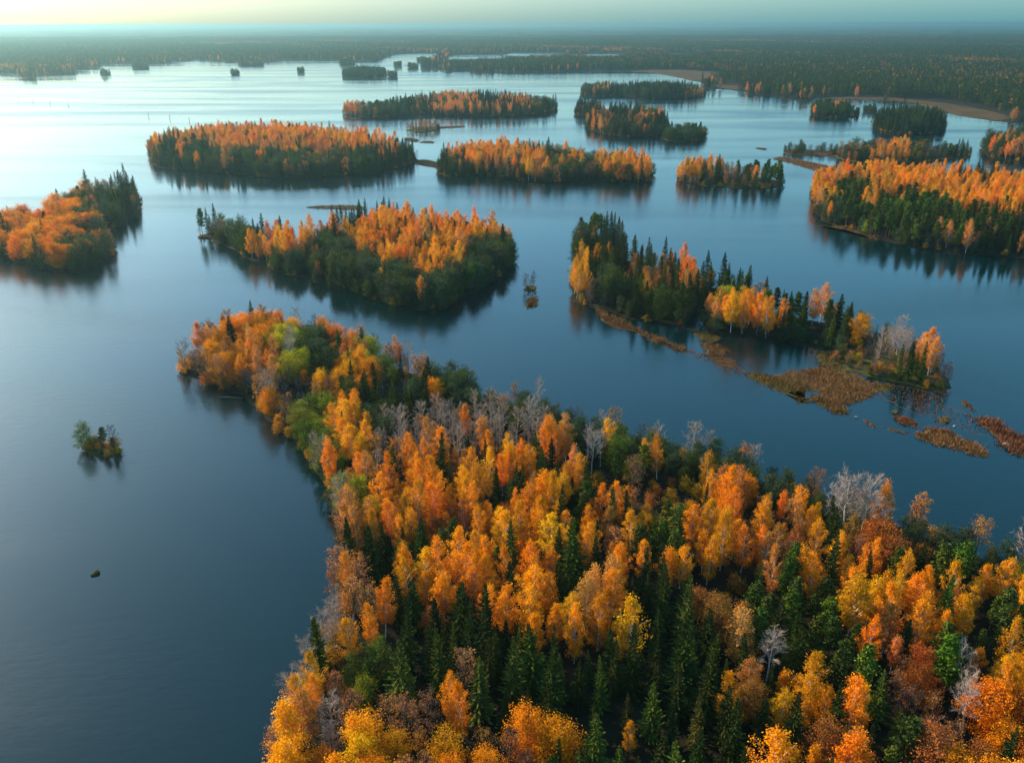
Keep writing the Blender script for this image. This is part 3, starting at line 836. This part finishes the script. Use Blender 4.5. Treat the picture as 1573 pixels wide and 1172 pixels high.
r0 = np.random.default_rng(5)
for px, py, code, h, zone in [(131, 690, 'A', 9, 'standing at the near tip of the tiny open-lake islet'), (160, 690, 'P', 7, 'in the middle of the tiny open-lake islet'), (178, 696, 'Xd', 9, 'at the outer end of the tiny open-lake islet'),
                              (176, 697, 'P', 5, 'under the bare tree on the tiny open-lake islet'), (1447, 590, 'Xd', 9, 'leaning over the water at the bushy tail'), (650, 472, 'By', 15, 'alone on the tip of the rust-topped island'),
                              (587, 452, 'By', 13, 'alone among dark alders on the rust-topped island'), (529, 430, 'By', 12, 'slim among dark alders on the rust-topped island'), (325, 214, 'A', 17, 'rising above the long orange island'),
                              (1272, 838, 'X', 18, 'standing straight at the edge of the white grove'), (1290, 832, 'X', 19, 'with a forked top in the white leafless grove'),
                              (1303, 842, 'X', 17, 'slim in the middle of the white leafless grove'), (1318, 838, 'X', 20, 'tallest of the white leafless grove'), (1334, 850, 'X', 17, 'nearest the orange crown in the white leafless grove'), 
                              (1346, 842, 'Bs', 19, 'rising out of the white leafless grove'),
                              (808, 445, 'Xd', 8, 'at one end of the split islet'), (818, 445, 'Xd', 9, 'tallest on the split islet in the strait')]:
    p = G(px, py)
    add_tree(p[0], p[1], code, zone, r0, h=h, own=True)


# ------------------------------------------------------------------ mainland
MAIN = [(-500, 140), (0, 113), (20, 116), (45, 121), (58, 119), (62, 116), (112, 114), (118, 108), (150, 104), (168, 99), (200, 98.5), (255, 97), (285, 95), (300, 93), (345, 95), (362, 95), (411, 95), (460, 93.5), (520, 94), (528, 95), (530, 101),
        (541, 101), (545, 97), (575, 95), (590, 90), (604, 85), (622, 83), (645, 82), (668, 82.5), (672, 90), (657, 99), (656, 107), (700, 109), (724, 109), (726, 112.5), (780, 113), (850, 111), (900, 109.5), (960, 108.5), (1000, 112), (1080, 128), (1090, 137),
        (1105, 137), (1140, 141), (1155, 147), (1200, 150), (1215, 154), (1245, 157), (1250, 152), (1300, 149), (1330, 154), (1400, 160), (1440, 166), (1445, 172), (1490, 174), (1510, 179), (1540, 187), (1573, 191), (1700, 205), (2400, 280)]
main = ground_poly(MAIN + [('g', 60000, 3000), ('g', 60000, 59000), ('g', -60000, 59000), ('g', -60000, 3000)], 25, 3.0, 9)
land('mainland_ground', main, SOIL, 0.8, 3.0)
marshes = []
for k, pts in enumerate([[(972, 110), (1000, 108.5), (1060, 109), (1110, 113), (1100, 120), (1083, 127), (1030, 117), (1000, 112.5)],
                         [(1262, 152.5), (1300, 150), (1350, 150.5), (1430, 157), (1480, 164), (1550, 180), (1540, 186.5), (1445, 171.5), (1400, 159.5), (1330, 154.0)],
                         [(1085, 131), (1140, 133), (1150, 140), (1110, 137)]]):
    p = ground_poly(pts, 20, 2.0, 70 + k)
    marshes.append(p)
    o = land('marsh_ground', p, MARSH, 0.95, 2.0, 0.3)
for k, pts in enumerate([[(1295, 61), (1335, 62.2), (1350, 61), (1310, 59.4)], [(1540, 66), (1573, 67), (1600, 65), (1555, 64)], [(1050, 68), (1085, 69), (1092, 67.6), (1055, 66.6)],
                         [(280, 72), (330, 73), (338, 71.6), (285, 71)], [(860, 75), (905, 76), (912, 74.6), (865, 73.6)], [(1180, 84), (1225, 85.2), (1235, 83.6), (1190, 82.4)], [(60, 76), (110, 77.5), (115, 76), (70, 75)]]):
    p = ground_poly(pts, 40, 6.0, 170 + k)
    marshes.append(p)
    land('clearing_ground', p, MARSH, 0.95, 2.0, 0.3)
ponds = []
for k, pts in enumerate([[(720, 98), (745, 98.5), (768, 92), (756, 85.2), (725, 85)], [(806, 93), (850, 93), (864, 86), (840, 81.5), (812, 81.5)], [(905, 93), (940, 93), (952, 86), (925, 82)], [(1030, 91), (1055, 91), (1066, 85), (1040, 82)]]):
    p = ground_poly(pts, 60, 2.0, 80 + k)
    ponds.append(p)
    me = bpy.data.meshes.new('pond_water')
    me.from_pydata(np.c_[p, np.full(len(p), 1.0)].tolist(), [], [tuple(range(len(p)))])
    me.materials.append(WATER)
    link(bpy.data.objects.new('pond_water', me))['kind'] = 'structure'


# ------------------------------------------------------------------ individual trees and the rest of the wood
def tree_pixels():
    P = np.array([(t['x'], t['y'], t['h'] * 0.6) for t in TREES])
    return project(P), np.linalg.norm(P - np.array([0, 0, CAM_H]), axis=1)


pix, dist = tree_pixels()
top = project(np.array([(t['x'], t['y'], t['h']) for t in TREES]))
LIMIT = {'birch': 300, 'spruce': 300, 'pine': 250, 'alder': 300, 'shrub': 220, 'maple': 250, 'bare': 200, 'dark_bare': 120, 'grey_bare': 200, 'sparse': 250}
ORD = ['first', 'second', 'third', 'fourth', 'fifth', 'sixth', 'seventh', 'eighth', 'ninth', 'tenth', 'eleventh', 'twelfth', 'thirteenth', 'fourteenth', 'fifteenth', 'sixteenth', 'seventeenth', 'eighteenth', 'nineteenth', 'twentieth']
TENS = [('twenty', 'twentieth'), ('thirty', 'thirtieth'), ('forty', 'fortieth'), ('fifty', 'fiftieth'), ('sixty', 'sixtieth'), ('seventy', 'seventieth'), ('eighty', 'eightieth'), ('ninety', 'ninetieth')]
for k, (a, b) in enumerate(TENS):
    ORD += ([b] if k else []) + [a + '-' + w for w in ORD[:9]]
single = set()
by = {}
for i, t in enumerate(TREES):
    in_frame = -10 < top[i, 0] < PW + 10 and top[i, 1] < PH - 6 and pix[i, 0] > -5 and pix[i, 0] < PW + 5
    if t['own'] or in_frame:
        by.setdefault(t['sp'], []).append((0 if t['own'] else dist[i] / t['h'], i))
for sp, lst in by.items():
    lst.sort()
    single |= {i for _d, i in lst[:LIMIT[sp]]}

groups = {}
for i in single:
    t = TREES[i]
    size = ''
    groups.setdefault((t['sp'], t['col'], t['zone'], bool(t['own'])), []).append(i)
split = {}
for (sp, col, zone, own), idx in groups.items():
    if len(idx) > 30:
        md = np.median([dist[i] for i in idx])
        split[(sp, col, zone, ', front', own)] = [i for i in idx if dist[i] <= md]
        split[(sp, col, zone, ', rear', own)] = [i for i in idx if dist[i] > md]
    else:
        split[(sp, col, zone, '', own)] = idx
for (sp, col, zone, half, own), idx in split.items():
    idx.sort(key=lambda i: pix[i, 0])
    name, cat = NAMES[sp]
    noun = NOUN[sp]
    base = noun if sp in ('bare', 'dark_bare', 'grey_bare') else col + ' ' + noun
    for k, i in enumerate(idx):
        t = TREES[i]
        root = bpy.data.objects.new(name, None)
        root.empty_display_size = 0.5
        tm, cm, H, both = KINDS[sp][t['v']]
        s = t['h'] / H
        root.location = (t['x'], t['y'], 0.35)
        root.rotation_euler = (t['lean'][0], t['lean'][1], t['rot'])
        root.scale = (s * t['wide'], s * t['wide'], s)
        link(root)
        if len(idx) == 1:
            root['label'] = base + ' ' + zone
        else:
            root['label'] = base + ' ' + zone + half + ', ' + (ORD[k] if k < len(ORD) else 'last') + ' from left'
        root['category'] = cat
        root['group'] = noun + 's ' + zone
        a = bpy.data.objects.new('trunk', tm)
        b = bpy.data.objects.new('crown', cm)
        c = np.array(TINT[col]) * t['j']
        for q in (a, b):
            q.parent = root
            link(q)
        b['tint'] = [float(v) for v in np.clip(c, 0.002, 0.85)]


def instancer(name, protos, P, variant, rot, size, tint, label):
    """one 'stuff' object whose points carry copies of the given meshes"""
    coll = bpy.data.collections.new(name + '_models')
    for k, me in enumerate(protos):
        coll.objects.link(bpy.data.objects.new('%s_model.%03d' % (name, k), me))
    me = bpy.data.meshes.new(name)
    n = len(P)
    me.vertices.add(n)
    me.vertices.foreach_set('co', np.asarray(P, np.float32).ravel())
    for an, ty, key, val in (('variant', 'INT', 'value', np.asarray(variant, np.int32)), ('turn', 'FLOAT_VECTOR', 'vector', np.c_[np.zeros(n), np.zeros(n), rot].astype(np.float32)),
                             ('size', 'FLOAT_VECTOR', 'vector', np.asarray(size, np.float32)), ('tint', 'FLOAT_COLOR', 'color', np.c_[tint, np.ones(n)].astype(np.float32))):
        at = me.attributes.new(an, ty, 'POINT')
        at.data.foreach_set(key, val.ravel())
    me.update()
    o = link(bpy.data.objects.new(name, me))
    o['kind'] = 'stuff'
    o['label'] = label
    ng = bpy.data.node_groups.new(name + '_nodes', 'GeometryNodeTree')
    ng.interface.new_socket('Geometry', in_out='INPUT', socket_type='NodeSocketGeometry')
    ng.interface.new_socket('Geometry', in_out='OUTPUT', socket_type='NodeSocketGeometry')
    N, L = ng.nodes, ng.links
    gi, go = N.new('NodeGroupInput'), N.new('NodeGroupOutput')
    ci = N.new('GeometryNodeCollectionInfo')
    ci.inputs['Collection'].default_value = coll
    ci.inputs['Separate Children'].default_value = True
    ci.inputs['Reset Children'].default_value = True
    m2p = N.new('GeometryNodeMeshToPoints')
    iop = N.new('GeometryNodeInstanceOnPoints')
    iop.inputs['Pick Instance'].default_value = True

    def attr(nm, ty):
        a = N.new('GeometryNodeInputNamedAttribute')
        a.data_type = ty
        a.inputs['Name'].default_value = nm
        return a.outputs['Attribute']
    L.new(gi.outputs[0], m2p.inputs['Mesh'])
    L.new(m2p.outputs['Points'], iop.inputs['Points'])
    L.new(ci.outputs[0], iop.inputs['Instance'])
    L.new(attr('variant', 'INT'), iop.inputs['Instance Index'])
    L.new(attr('turn', 'FLOAT_VECTOR'), iop.inputs['Rotation'])
    L.new(attr('size', 'FLOAT_VECTOR'), iop.inputs['Scale'])
    L.new(iop.outputs[0], go.inputs[0])
    md = o.modifiers.new('wood', 'NODES')
    md.node_group = ng
    return o


protos, first = [], {}
for sp, lst in KINDS.items():
    first[sp] = len(protos)
    protos += [b[3] for b in lst]
rest = [t for i, t in enumerate(TREES) if i not in single]


def wood_arrays(ts):
    P = np.array([(t['x'], t['y'], 0.35) for t in ts])
    v = np.array([first[t['sp']] + t['v'] for t in ts])
    rot = np.array([t['rot'] for t in ts])
    s = np.array([t['h'] / KINDS[t['sp']][t['v']][2] for t in ts])
    w = np.array([t['wide'] for t in ts])
    tint = np.clip(np.array([np.array(TINT[t['col']]) * t['j'] for t in ts]), 0.002, 0.85)
    return P, v, rot, np.c_[s * w, s * w, s], tint


# trees along the far shore, one by one, before the closed forest
n_isl = len(TREES)
TREES_far = TREES
TREES = []
rs = np.random.default_rng(77)
# candidates near the shore line
nearshore = []
shore_pts = main[(main[:, 1] < 6000) & (np.abs(main[:, 0]) < 4500)]
for p in shore_pts:
    for q in range(14):
        nearshore.append(p + rs.normal(0, 22, 2))
nearshore = np.array(nearshore)
ok = inside(main, nearshore) & (edge_distance(shore_pts, nearshore) > 3)
for m in marshes + ponds:
    ok &= ~inside(m, nearshore)
nearshore = nearshore[ok]
pp = project(np.c_[nearshore, np.full(len(nearshore), 12.)])
for p, q in zip(nearshore, pp):
    u = rs.uniform()
    gold = 0.22 if q[0] < 420 else (0.10 if q[0] < 1080 else 0.13)
    if 1130 < q[0] < 1420 and rs.uniform() < .2:
        gold = .5
    code = ('Bs' if rs.uniform() < .5 else 'F') if u < gold else ('S' if u < .62 else ('T' if u < .85 else 'P'))
    add_tree(p[0], p[1], code, '', rs, 1.0)
shore_trees = TREES
TREES = TREES_far

instancer('forest', protos, *wood_arrays(rest + shore_trees), label='dense autumn wood filling the islands and far shores')


# closed forest: square stands of trees, set side by side
def far_patch(seed, size, conifer, gold):
    r = np.random.default_rng(seed)
    n = int(size * size / 30)
    Q, V = [], []
    for k in range(n):
        x, y = r.uniform(-size / 2, size / 2, 2)
        h = r.uniform(13, 22)
        if r.uniform() < conifer:
            m = 34
            t = r.uniform(0, 1, m) ** .8
            a = r.uniform(0, 6.28, m)
            rad = 2.6 * (1 - t) * r.uniform(.5, 1.1, m) + .15
            C = np.c_[x + np.cos(a) * rad, y + np.sin(a) * rad, h * (.15 + .85 * t)]
            O = np.c_[np.cos(a), np.sin(a), np.full(m, .6)]
            c = np.array(TINT['dark green' if r.uniform() < .7 else 'mid green']) * r.uniform(.8, 1.3)
            q = leaf_quads(C, .95, O, 1.2, r=r)
        else:
            m = 38
            g = unit(r.normal(size=(m, 3))) * r.uniform(.6, 1.1, (m, 1))
            C = np.array([x, y, h * .62]) + g * np.array([3.0, 3.0, h * .36])
            u = r.uniform()
            c = np.array(TINT[('salmon', 'amber', 'rust brown')[r.integers(3)]] if u < gold else TINT[('grey green', 'grey green', 'dark green', 'rust brown')[r.integers(4)]]) * r.uniform(.8, 1.25)
            q = leaf_quads(C, 1.1, g, 1.2, r=r)
        Q.append(q)
        V.append(np.repeat(c[None], len(q), 0) * r.uniform(.75, 1.25, (len(q), 1)))
    return quads_mesh('forest_stand', np.concatenate(Q), [LEAF], None, np.concatenate(V))


PSZ = 90.0
patches = [far_patch(900 + k, PSZ, c, g) for k, (c, g) in enumerate([(.92, .06), (.86, .12), (.7, .25), (.35, .5), (.96, .03)])]
gx, gy = np.meshgrid(np.arange(-5500, 5500, PSZ * .93), np.arange(1300, 8200, PSZ * .93))
P = np.c_[gx.ravel(), gy.ravel()]
q = project(np.c_[P, np.zeros(len(P))])
P = P[(q[:, 0] > -90) & (q[:, 0] < PW + 90)]
ok = inside(main, P) & (edge_distance(shore_pts, P) > PSZ * .55)
for m in marshes + ponds:
    ok &= ~(inside(m, P) | (edge_distance(m, P) < PSZ * .5))
P = P[ok]
P += rs.uniform(-4, 4, P.shape)
fx = np.sin(P[:, 0] * .0021 + 1.3) * np.cos(P[:, 1] * .0017 - .4) + .6 * np.sin(P[:, 0] * .0057 + P[:, 1] * .0043) + rs.normal(0, .35, len(P))
var = np.where(fx > 1.45, 3, np.where(fx > .8, 2, np.where(fx > -.2, 1, np.where(fx > -.9, 0, 4))))
n = len(P)
instancer('distant_forest', patches, np.c_[P, np.full(n, .7)], var, rs.integers(0, 4, n) * math.pi / 2, np.c_[np.ones(n), np.ones(n), rs.uniform(.85, 1.12, n)], np.ones((n, 3)), label='hazy dark conifer forest reaching to the horizon')

# beyond eight kilometres the canopy is one rolling surface
CANOPY = noise_material('far_canopy', (0.014, 0.028, 0.014), (0.024, 0.036, 0.018), 0.004, c3=(0.05, 0.040, 0.018))
ys = np.concatenate([np.arange(7900, 12000, 130), np.geomspace(12000, 59000, 60)])
xs = np.linspace(-1, 1, 160)
V, F = [], []
for i, y in enumerate(ys):
    for j, x in enumerate(xs):
        z = 17 + 5 * rs.normal() + 10 * math.sin(y * .0007 + 2 * x) ** 2 * min(1, (y - 7800) / 9000)
        V.append((x * y * 1.05 + rs.uniform(-30, 30), y + rs.uniform(-40, 40), z if i else 0.5))
for i in range(len(ys) - 1):
    for j in range(159):
        a = i * 160 + j
        F.append((a, a + 1, a + 161, a + 160))
me = bpy.data.meshes.new('far_forest')
me.from_pydata(V, [], F)
me.materials.append(CANOPY)
o = link(bpy.data.objects.new('far_forest', me))
o['kind'] = 'stuff'
o['label'] = 'flat blue forest canopy along the horizon'


# ------------------------------------------------------------------ reeds
def reed_material(name, c1, c2):
    return noise_material(name, c1, c2, 0.25)


REED_RED = reed_material('red_reeds', (0.14, 0.042, 0.018), (0.21, 0.072, 0.027))
REED_TAN = reed_material('tan_reeds', (0.17, 0.070, 0.022), (0.26, 0.115, 0.036))
SEDGE = reed_material('mossy_sedge', (0.16, 0.085, 0.017), (0.20, 0.095, 0.024))


def reeds(outline, mat, label, h=1.5, density=2.2, seed=0, most=16000, bed=0.12, w=0.07):
    """a bed of single blades: clumps, thin edges and stragglers, on a low muddy bank"""
    poly = ground_poly(outline, 2.2, 0.5, seed)
    r = np.random.default_rng(seed + 1)
    lo, hi = poly.min(0) - 3, poly.max(0) + 3
    area = np.prod(hi - lo)
    P = r.uniform(lo, hi, (int(min(most * 4, area * density * 3.2)), 2))
    ed = edge_distance(poly, P) * np.where(inside(poly, P), 1, -1)
    k = .8 * np.sin(P[:, 0] * .43 + seed) * np.sin(P[:, 1] * .31 + 2 * seed) + .7 * np.sin(P[:, 0] * 1.3 + P[:, 1] * .9 + seed) * np.sin(P[:, 1] * 1.1 - P[:, 0] * .4)
    k2 = np.sin(P[:, 0] * 2.3 + 1.7 * np.sin(P[:, 1] * .8 + seed)) * np.sin(P[:, 1] * 1.9 + 1.3 * np.sin(P[:, 0] * .7))
    keep = ed + 1.9 * k + 1.1 * k2 + r.normal(0, .5, len(P)) > .55
    P, ed, k = P[keep][:most], ed[keep][:most], k[keep][:most]
    n = len(P)
    a = r.uniform(0, 6.28, n)
    hh = h * r.uniform(.45, 1.25, n) * np.clip(.5 + ed / 3, .3, 1) * (1 + .25 * k)
    d = np.c_[np.cos(a), np.sin(a), np.zeros(n)] * (w * r.uniform(.6, 1.6, n))[:, None]
    lean = np.c_[r.normal(.14, .25, n) * hh, r.normal(0, .25, n) * hh, hh]
    B0 = np.c_[P, np.full(n, -.05)]
    Q = np.stack([B0 - d, B0 + d, B0 + lean + d * .5, B0 + lean - d * .5], 1)
    me = quads_mesh('reeds', Q, [mat])
    o = link(bpy.data.objects.new('reeds', me))
    o['kind'] = 'stuff'
    o['label'] = label
    t = unit(np.roll(poly, -1, 0) - np.roll(poly, 1, 0))
    inn = poly + np.stack([-t[:, 1], t[:, 0]], 1) * .9
    land('reed_bed_ground', inn, MOSS if mat is SEDGE else PEAT, bed, 1.0, -.4)


reeds([(914, 470), (930, 480), (950, 488), (970, 500), (975, 510), (955, 507), (930, 498), (918, 486)], REED_TAN, 'tan reed fringe on the near side of the ragged island', 1.4, 3, 101)
reeds([(988, 513), (1010, 516), (1040, 528), (1062, 538), (1050, 541), (1020, 531), (992, 520)], REED_TAN, 'thin reed strip before the inlet', 1.0, 3, 102)
reeds([(1072, 528), (1095, 528), (1115, 538), (1112, 548), (1090, 548), (1082, 538)], REED_TAN, 'small tan reed patch by the sunlit birches', 1.1, 3, 103)
reeds([(1092, 548), (1130, 552), (1135, 566), (1105, 562)], REED_RED, 'drowned reddish reeds below the sunlit birches', 0.7, 1.6, 104)
reeds([(1143, 574), (1165, 572), (1200, 580), (1240, 588), (1243, 600), (1215, 606), (1235, 612), (1240, 622), (1205, 606), (1170, 592)], SEDGE, 'mossy yellow spit pointing to open water', 0.9, 3, 105)
reeds([(1238, 566), (1262, 564), (1300, 578), (1302, 592), (1330, 592), (1345, 605), (1322, 618), (1303, 622), (1306, 637), (1290, 637), (1262, 625), (1240, 612), (1258, 604), (1262, 590), (1242, 580)], REED_TAN, 'broad tan sedge mat off the bushy tail', 1.0, 3, 106)
reeds([(1240, 612), (1262, 624), (1292, 637), (1304, 634), (1280, 618), (1255, 606)], SEDGE, 'yellow mossy rim of the sedge mat', 0.8, 3, 107)
reeds([(1337, 588), (1368, 590), (1368, 603), (1345, 600)], SEDGE, 'yellow sedge cushion below the bushy tail', 0.9, 3, 108)
reeds([(1412, 585), (1440, 592), (1458, 600), (1455, 607), (1430, 600)], REED_RED, 'rusty reeds at the end of the bushy tail', 1.0, 3, 109)
reeds([(1370, 640), (1390, 640), (1412, 650), (1410, 656), (1385, 653)], REED_RED, 'small oval of red reeds', 1.1, 3, 110)
reeds([(1402, 670), (1425, 660), (1470, 668), (1515, 690), (1521, 702), (1490, 698), (1440, 683)], REED_TAN, 'long floating reed raft', 1.1, 3, 111)
reeds([(1414, 658), (1450, 658), (1472, 668), (1430, 668)], REED_RED, 'red reeds behind the long raft', 1.0, 2.4, 112)
reeds([(1502, 637), (1520, 640), (1573, 672), (1640, 700), (1640, 722), (1573, 703), (1540, 690), (1530, 672), (1512, 660)], REED_RED, 'large dark red reed bed at the right rim', 1.6, 3, 113)
reeds([(1478, 613), (1497, 628), (1490, 630), (1475, 622)], REED_RED, 'thin red reed wisp near the tail', 0.8, 2, 114)
reeds([(1440, 638), (1455, 640), (1462, 652), (1448, 652)], SEDGE, 'small mossy tussock among the red reeds', 0.8, 3, 115)
reeds([(1326, 645), (1350, 656), (1346, 659), (1326, 650)], REED_TAN, 'narrow reed sliver in open water', 0.7, 3, 116)
reeds([(1362, 655), (1392, 664), (1388, 668), (1362, 660)], REED_RED, 'faint reed sliver before the oval', 0.5, 2, 117)
reeds([(804, 470), (815, 475), (828, 461), (822, 455), (812, 460)], REED_TAN, 'reed tussock on the split islet', 1.2, 3, 118)
reeds([(640, 253), (672, 258), (674, 250), (650, 246), (636, 247)], REED_TAN, 'marsh neck joining two islands', 1.2, .7, 119)
reeds([(1186, 244), (1210, 250), (1250, 262), (1280, 268), (1285, 260), (1240, 248), (1200, 242)], REED_TAN, 'tan marsh strip beside the gold-topped island', 1.3, .7, 120)
reeds([(1210, 238), (1285, 241), (1285, 237), (1212, 235)], REED_RED, 'red shore of the dwarf pine spit', 1.0, .7, 121)
reeds([(620, 216), (640, 219), (642, 214), (625, 212)], REED_TAN, 'low reed flat off the orange island', 1.0, .6, 122)
reeds([(646, 220), (665, 220.5), (665, 217.5), (648, 217.5)], REED_RED, 'dark reed flat off the orange island', 1.0, .6, 123)
reeds([(672, 198), (712, 196), (712, 194), (672, 195.5)], REED_RED, 'reed tail of the low islet', 1.0, .6, 124)
reeds([(468, 319), (500, 322), (560, 322), (556, 317), (500, 316)], REED_TAN, 'reed strip behind the rust-topped island', 1.0, .8, 125)
reeds([(128, 692), (150, 701), (178, 704), (186, 695), (160, 690)], SEDGE, 'mossy rim of the tiny open-lake islet', 0.6, 4, 126)
reeds([(1160, 229), (1175, 231), (1176, 228), (1162, 227.5)], REED_RED, 'small dark shoal in the strait', 0.8, 1, 127)
reeds([(1255, 347), (1300, 355), (1345, 369), (1345, 364), (1300, 350)], REED_TAN, 'reedy foot of the gold-topped island', 1.0, 1.2, 128)
reeds([(1440, 386), (1475, 391), (1478, 387), (1445, 383)], REED_RED, 'rusty shelf under the leaning birches', 1.0, 1.2, 129)

reeds([(1180, 583), (1240, 566), (1300, 572), (1345, 590), (1350, 606), (1300, 612), (1240, 600)], REED_TAN, 'broken brown sedge joining spit and island tail', 0.8, 1.6, 136, bed=.02)
reeds([(1258, 538), (1290, 540), (1300, 556), (1300, 572), (1270, 566), (1255, 556)], SEDGE, 'yellow sedge bank under the last spruces', 0.9, 3, 130)
reeds([(1340, 590), (1400, 594), (1440, 606), (1450, 625), (1420, 640), (1390, 630), (1360, 615)], REED_RED, 'thin flooded reeds below the bushy tail', 0.6, .5, 131, bed=-.2)
reeds([(1440, 620), (1500, 640), (1530, 672), (1500, 668), (1460, 645)], REED_RED, 'scattered flooded reeds before the red bed', 0.6, .4, 132, bed=-.2)
reeds([(962, 500), (990, 508), (1010, 518), (985, 516)], REED_TAN, 'reed link between the two tan strips', 1.0, 2, 133)
reeds([(1055, 536), (1085, 545), (1150, 575), (1140, 578), (1085, 556), (1050, 542)], REED_RED, 'drowned rusty reed line along open water', 0.6, 1.2, 134, bed=-.1)
reeds([(1062, 505), (1090, 512), (1110, 520), (1095, 528), (1070, 518)], SEDGE, 'mossy shore below the sunlit birches', 0.8, 2.5, 135)

# ------------------------------------------------------------------ small things on the water
def rock(px, py, s, label, mat, seed):
    r = np.random.default_rng(seed)
    import bmesh
    bm = bmesh.new()
    bmesh.ops.create_icosphere(bm, subdivisions=2, radius=1)
    for v in bm.verts:
        k = 1 + .22 * math.sin(3 * v.co.x + seed) * math.cos(2.6 * v.co.y + seed) + r.normal(0, .07)
        v.co = Vector((v.co.x * 1.25, v.co.y, v.co.z * .62)) * k * s
    me = bpy.data.meshes.new('rock')
    bm.to_mesh(me)
    bm.free()
    me.materials.append(mat)
    o = link(bpy.data.objects.new('rock', me))
    p = G(px, py)
    o.location = (p[0], p[1], s * .12)
    o.rotation_euler = (0, 0, r.uniform(0, 6))
    o['label'], o['category'] = label, 'rock'


rock(147, 881, .95, 'lone mossy rock in the open lake', MOSS, 1)
rock(1315, 641, .5, 'small pale rock off the sedge mat', ROCK, 2)
rock(1376, 634, 1.1, 'dark mossy boulder before the bushy tail', MOSS, 3)
rock(1453, 648, 1.0, 'mossy boulder on the tussock among red reeds', MOSS, 4)
rock(1466, 655, .5, 'small rock beside the mossy tussock', ROCK, 5)
rock(1547, 684, 1.1, 'dark boulder at the red reed bed', ROCK, 6)
rock(1338, 187, 1.4, 'dark rock left of the round spruce island', ROCK, 7)
for k, (px, py) in enumerate([(28, 155), (51, 157.5), (77, 160.5), (105, 164), (228, 180), (261, 183.5), (291, 187.5)]):
    p = G(px, py)
    root = link(bpy.data.objects.new('marker_post', None))
    root.location = (p[0], p[1], 0)
    root['label'] = 'dark marker post in the pale water, %s of the row from the left' % ORD[k]
    root['category'] = 'marker post'
    root['group'] = 'row of marker posts in the lake'
    q = limb_quads([[0, 0, -1.5], [.05, 0, 2.2], [.15, .1, 4.6]], [.34, .30, .22], 6)
    link(bpy.data.objects.new('pole', quads_mesh('pole', q, [POST]))).parent = root
    q = limb_quads([[.15, .1, 4.2], [.16, .1, 4.9], [.2, .1, 5.5]], [.5, .55, .05], 6)
    link(bpy.data.objects.new('topmark', quads_mesh('topmark', q, [POST]))).parent = root
for k, (px, py, ang, L) in enumerate([(372, 613, 3.0, 9), (1172, 520, .5, 9)]):
    p = G(px, py)
    q = limb_quads([[0, 0, .1], [L * .5, .3, .5], [L, 0, .25]], [.22, .16, .07], 5)
    o = link(bpy.data.objects.new('fallen_trunk', quads_mesh('fallen_trunk', q, [TWIG_DARK])))
    o.location = (p[0], p[1], 0.1)
    o.rotation_euler = (0, 0, ang)
    o['label'] = ['pale fallen trunk lying off the peninsula tip', 'fallen trunk leaning from the sunlit birches into water', 'sunken branch off the mossy spit'][k]
    o['category'] = 'fallen trunk'

# ------------------------------------------------------------------ haze
me = bpy.data.meshes.new('haze')
x, y0, y1, z0, z1 = 62000, -4000, 62000, -3.0, 122.5
me.from_pydata([(-x, y0, z0), (x, y0, z0), (x, y1, z0), (-x, y1, z0), (-x, y0, z1), (x, y0, z1), (x, y1, z1), (-x, y1, z1)], [],
               [(0, 3, 2, 1), (4, 5, 6, 7), (0, 1, 5, 4), (1, 2, 6, 5), (2, 3, 7, 6), (3, 0, 4, 7)])
m, n, l = new_mat('haze')
out = n.new('ShaderNodeOutputMaterial')
v = n.new('ShaderNodeVolumePrincipled')
v.inputs['Color'].default_value = (0.22, 0.37, 0.39, 1)
v.inputs['Density'].default_value = 0.0001
v.inputs['Anisotropy'].default_value = 0.65
l.new(v.outputs[0], out.inputs['Volume'])
me.materials.append(m)
o = link(bpy.data.objects.new('haze', me))
o['kind'] = 'stuff'
o['label'] = 'pale blue autumn haze over the lake'
print('TREES', len(TREES), 'single', len(single), 'shore', len(shore_trees), 'patches', len(P), 'objects', len(bpy.data.objects), {k: sum(1 for i in single if TREES[i]['sp'] == k) for k in KINDS},
      {k: sum(1 for t in TREES if t['sp'] == k) for k in KINDS})
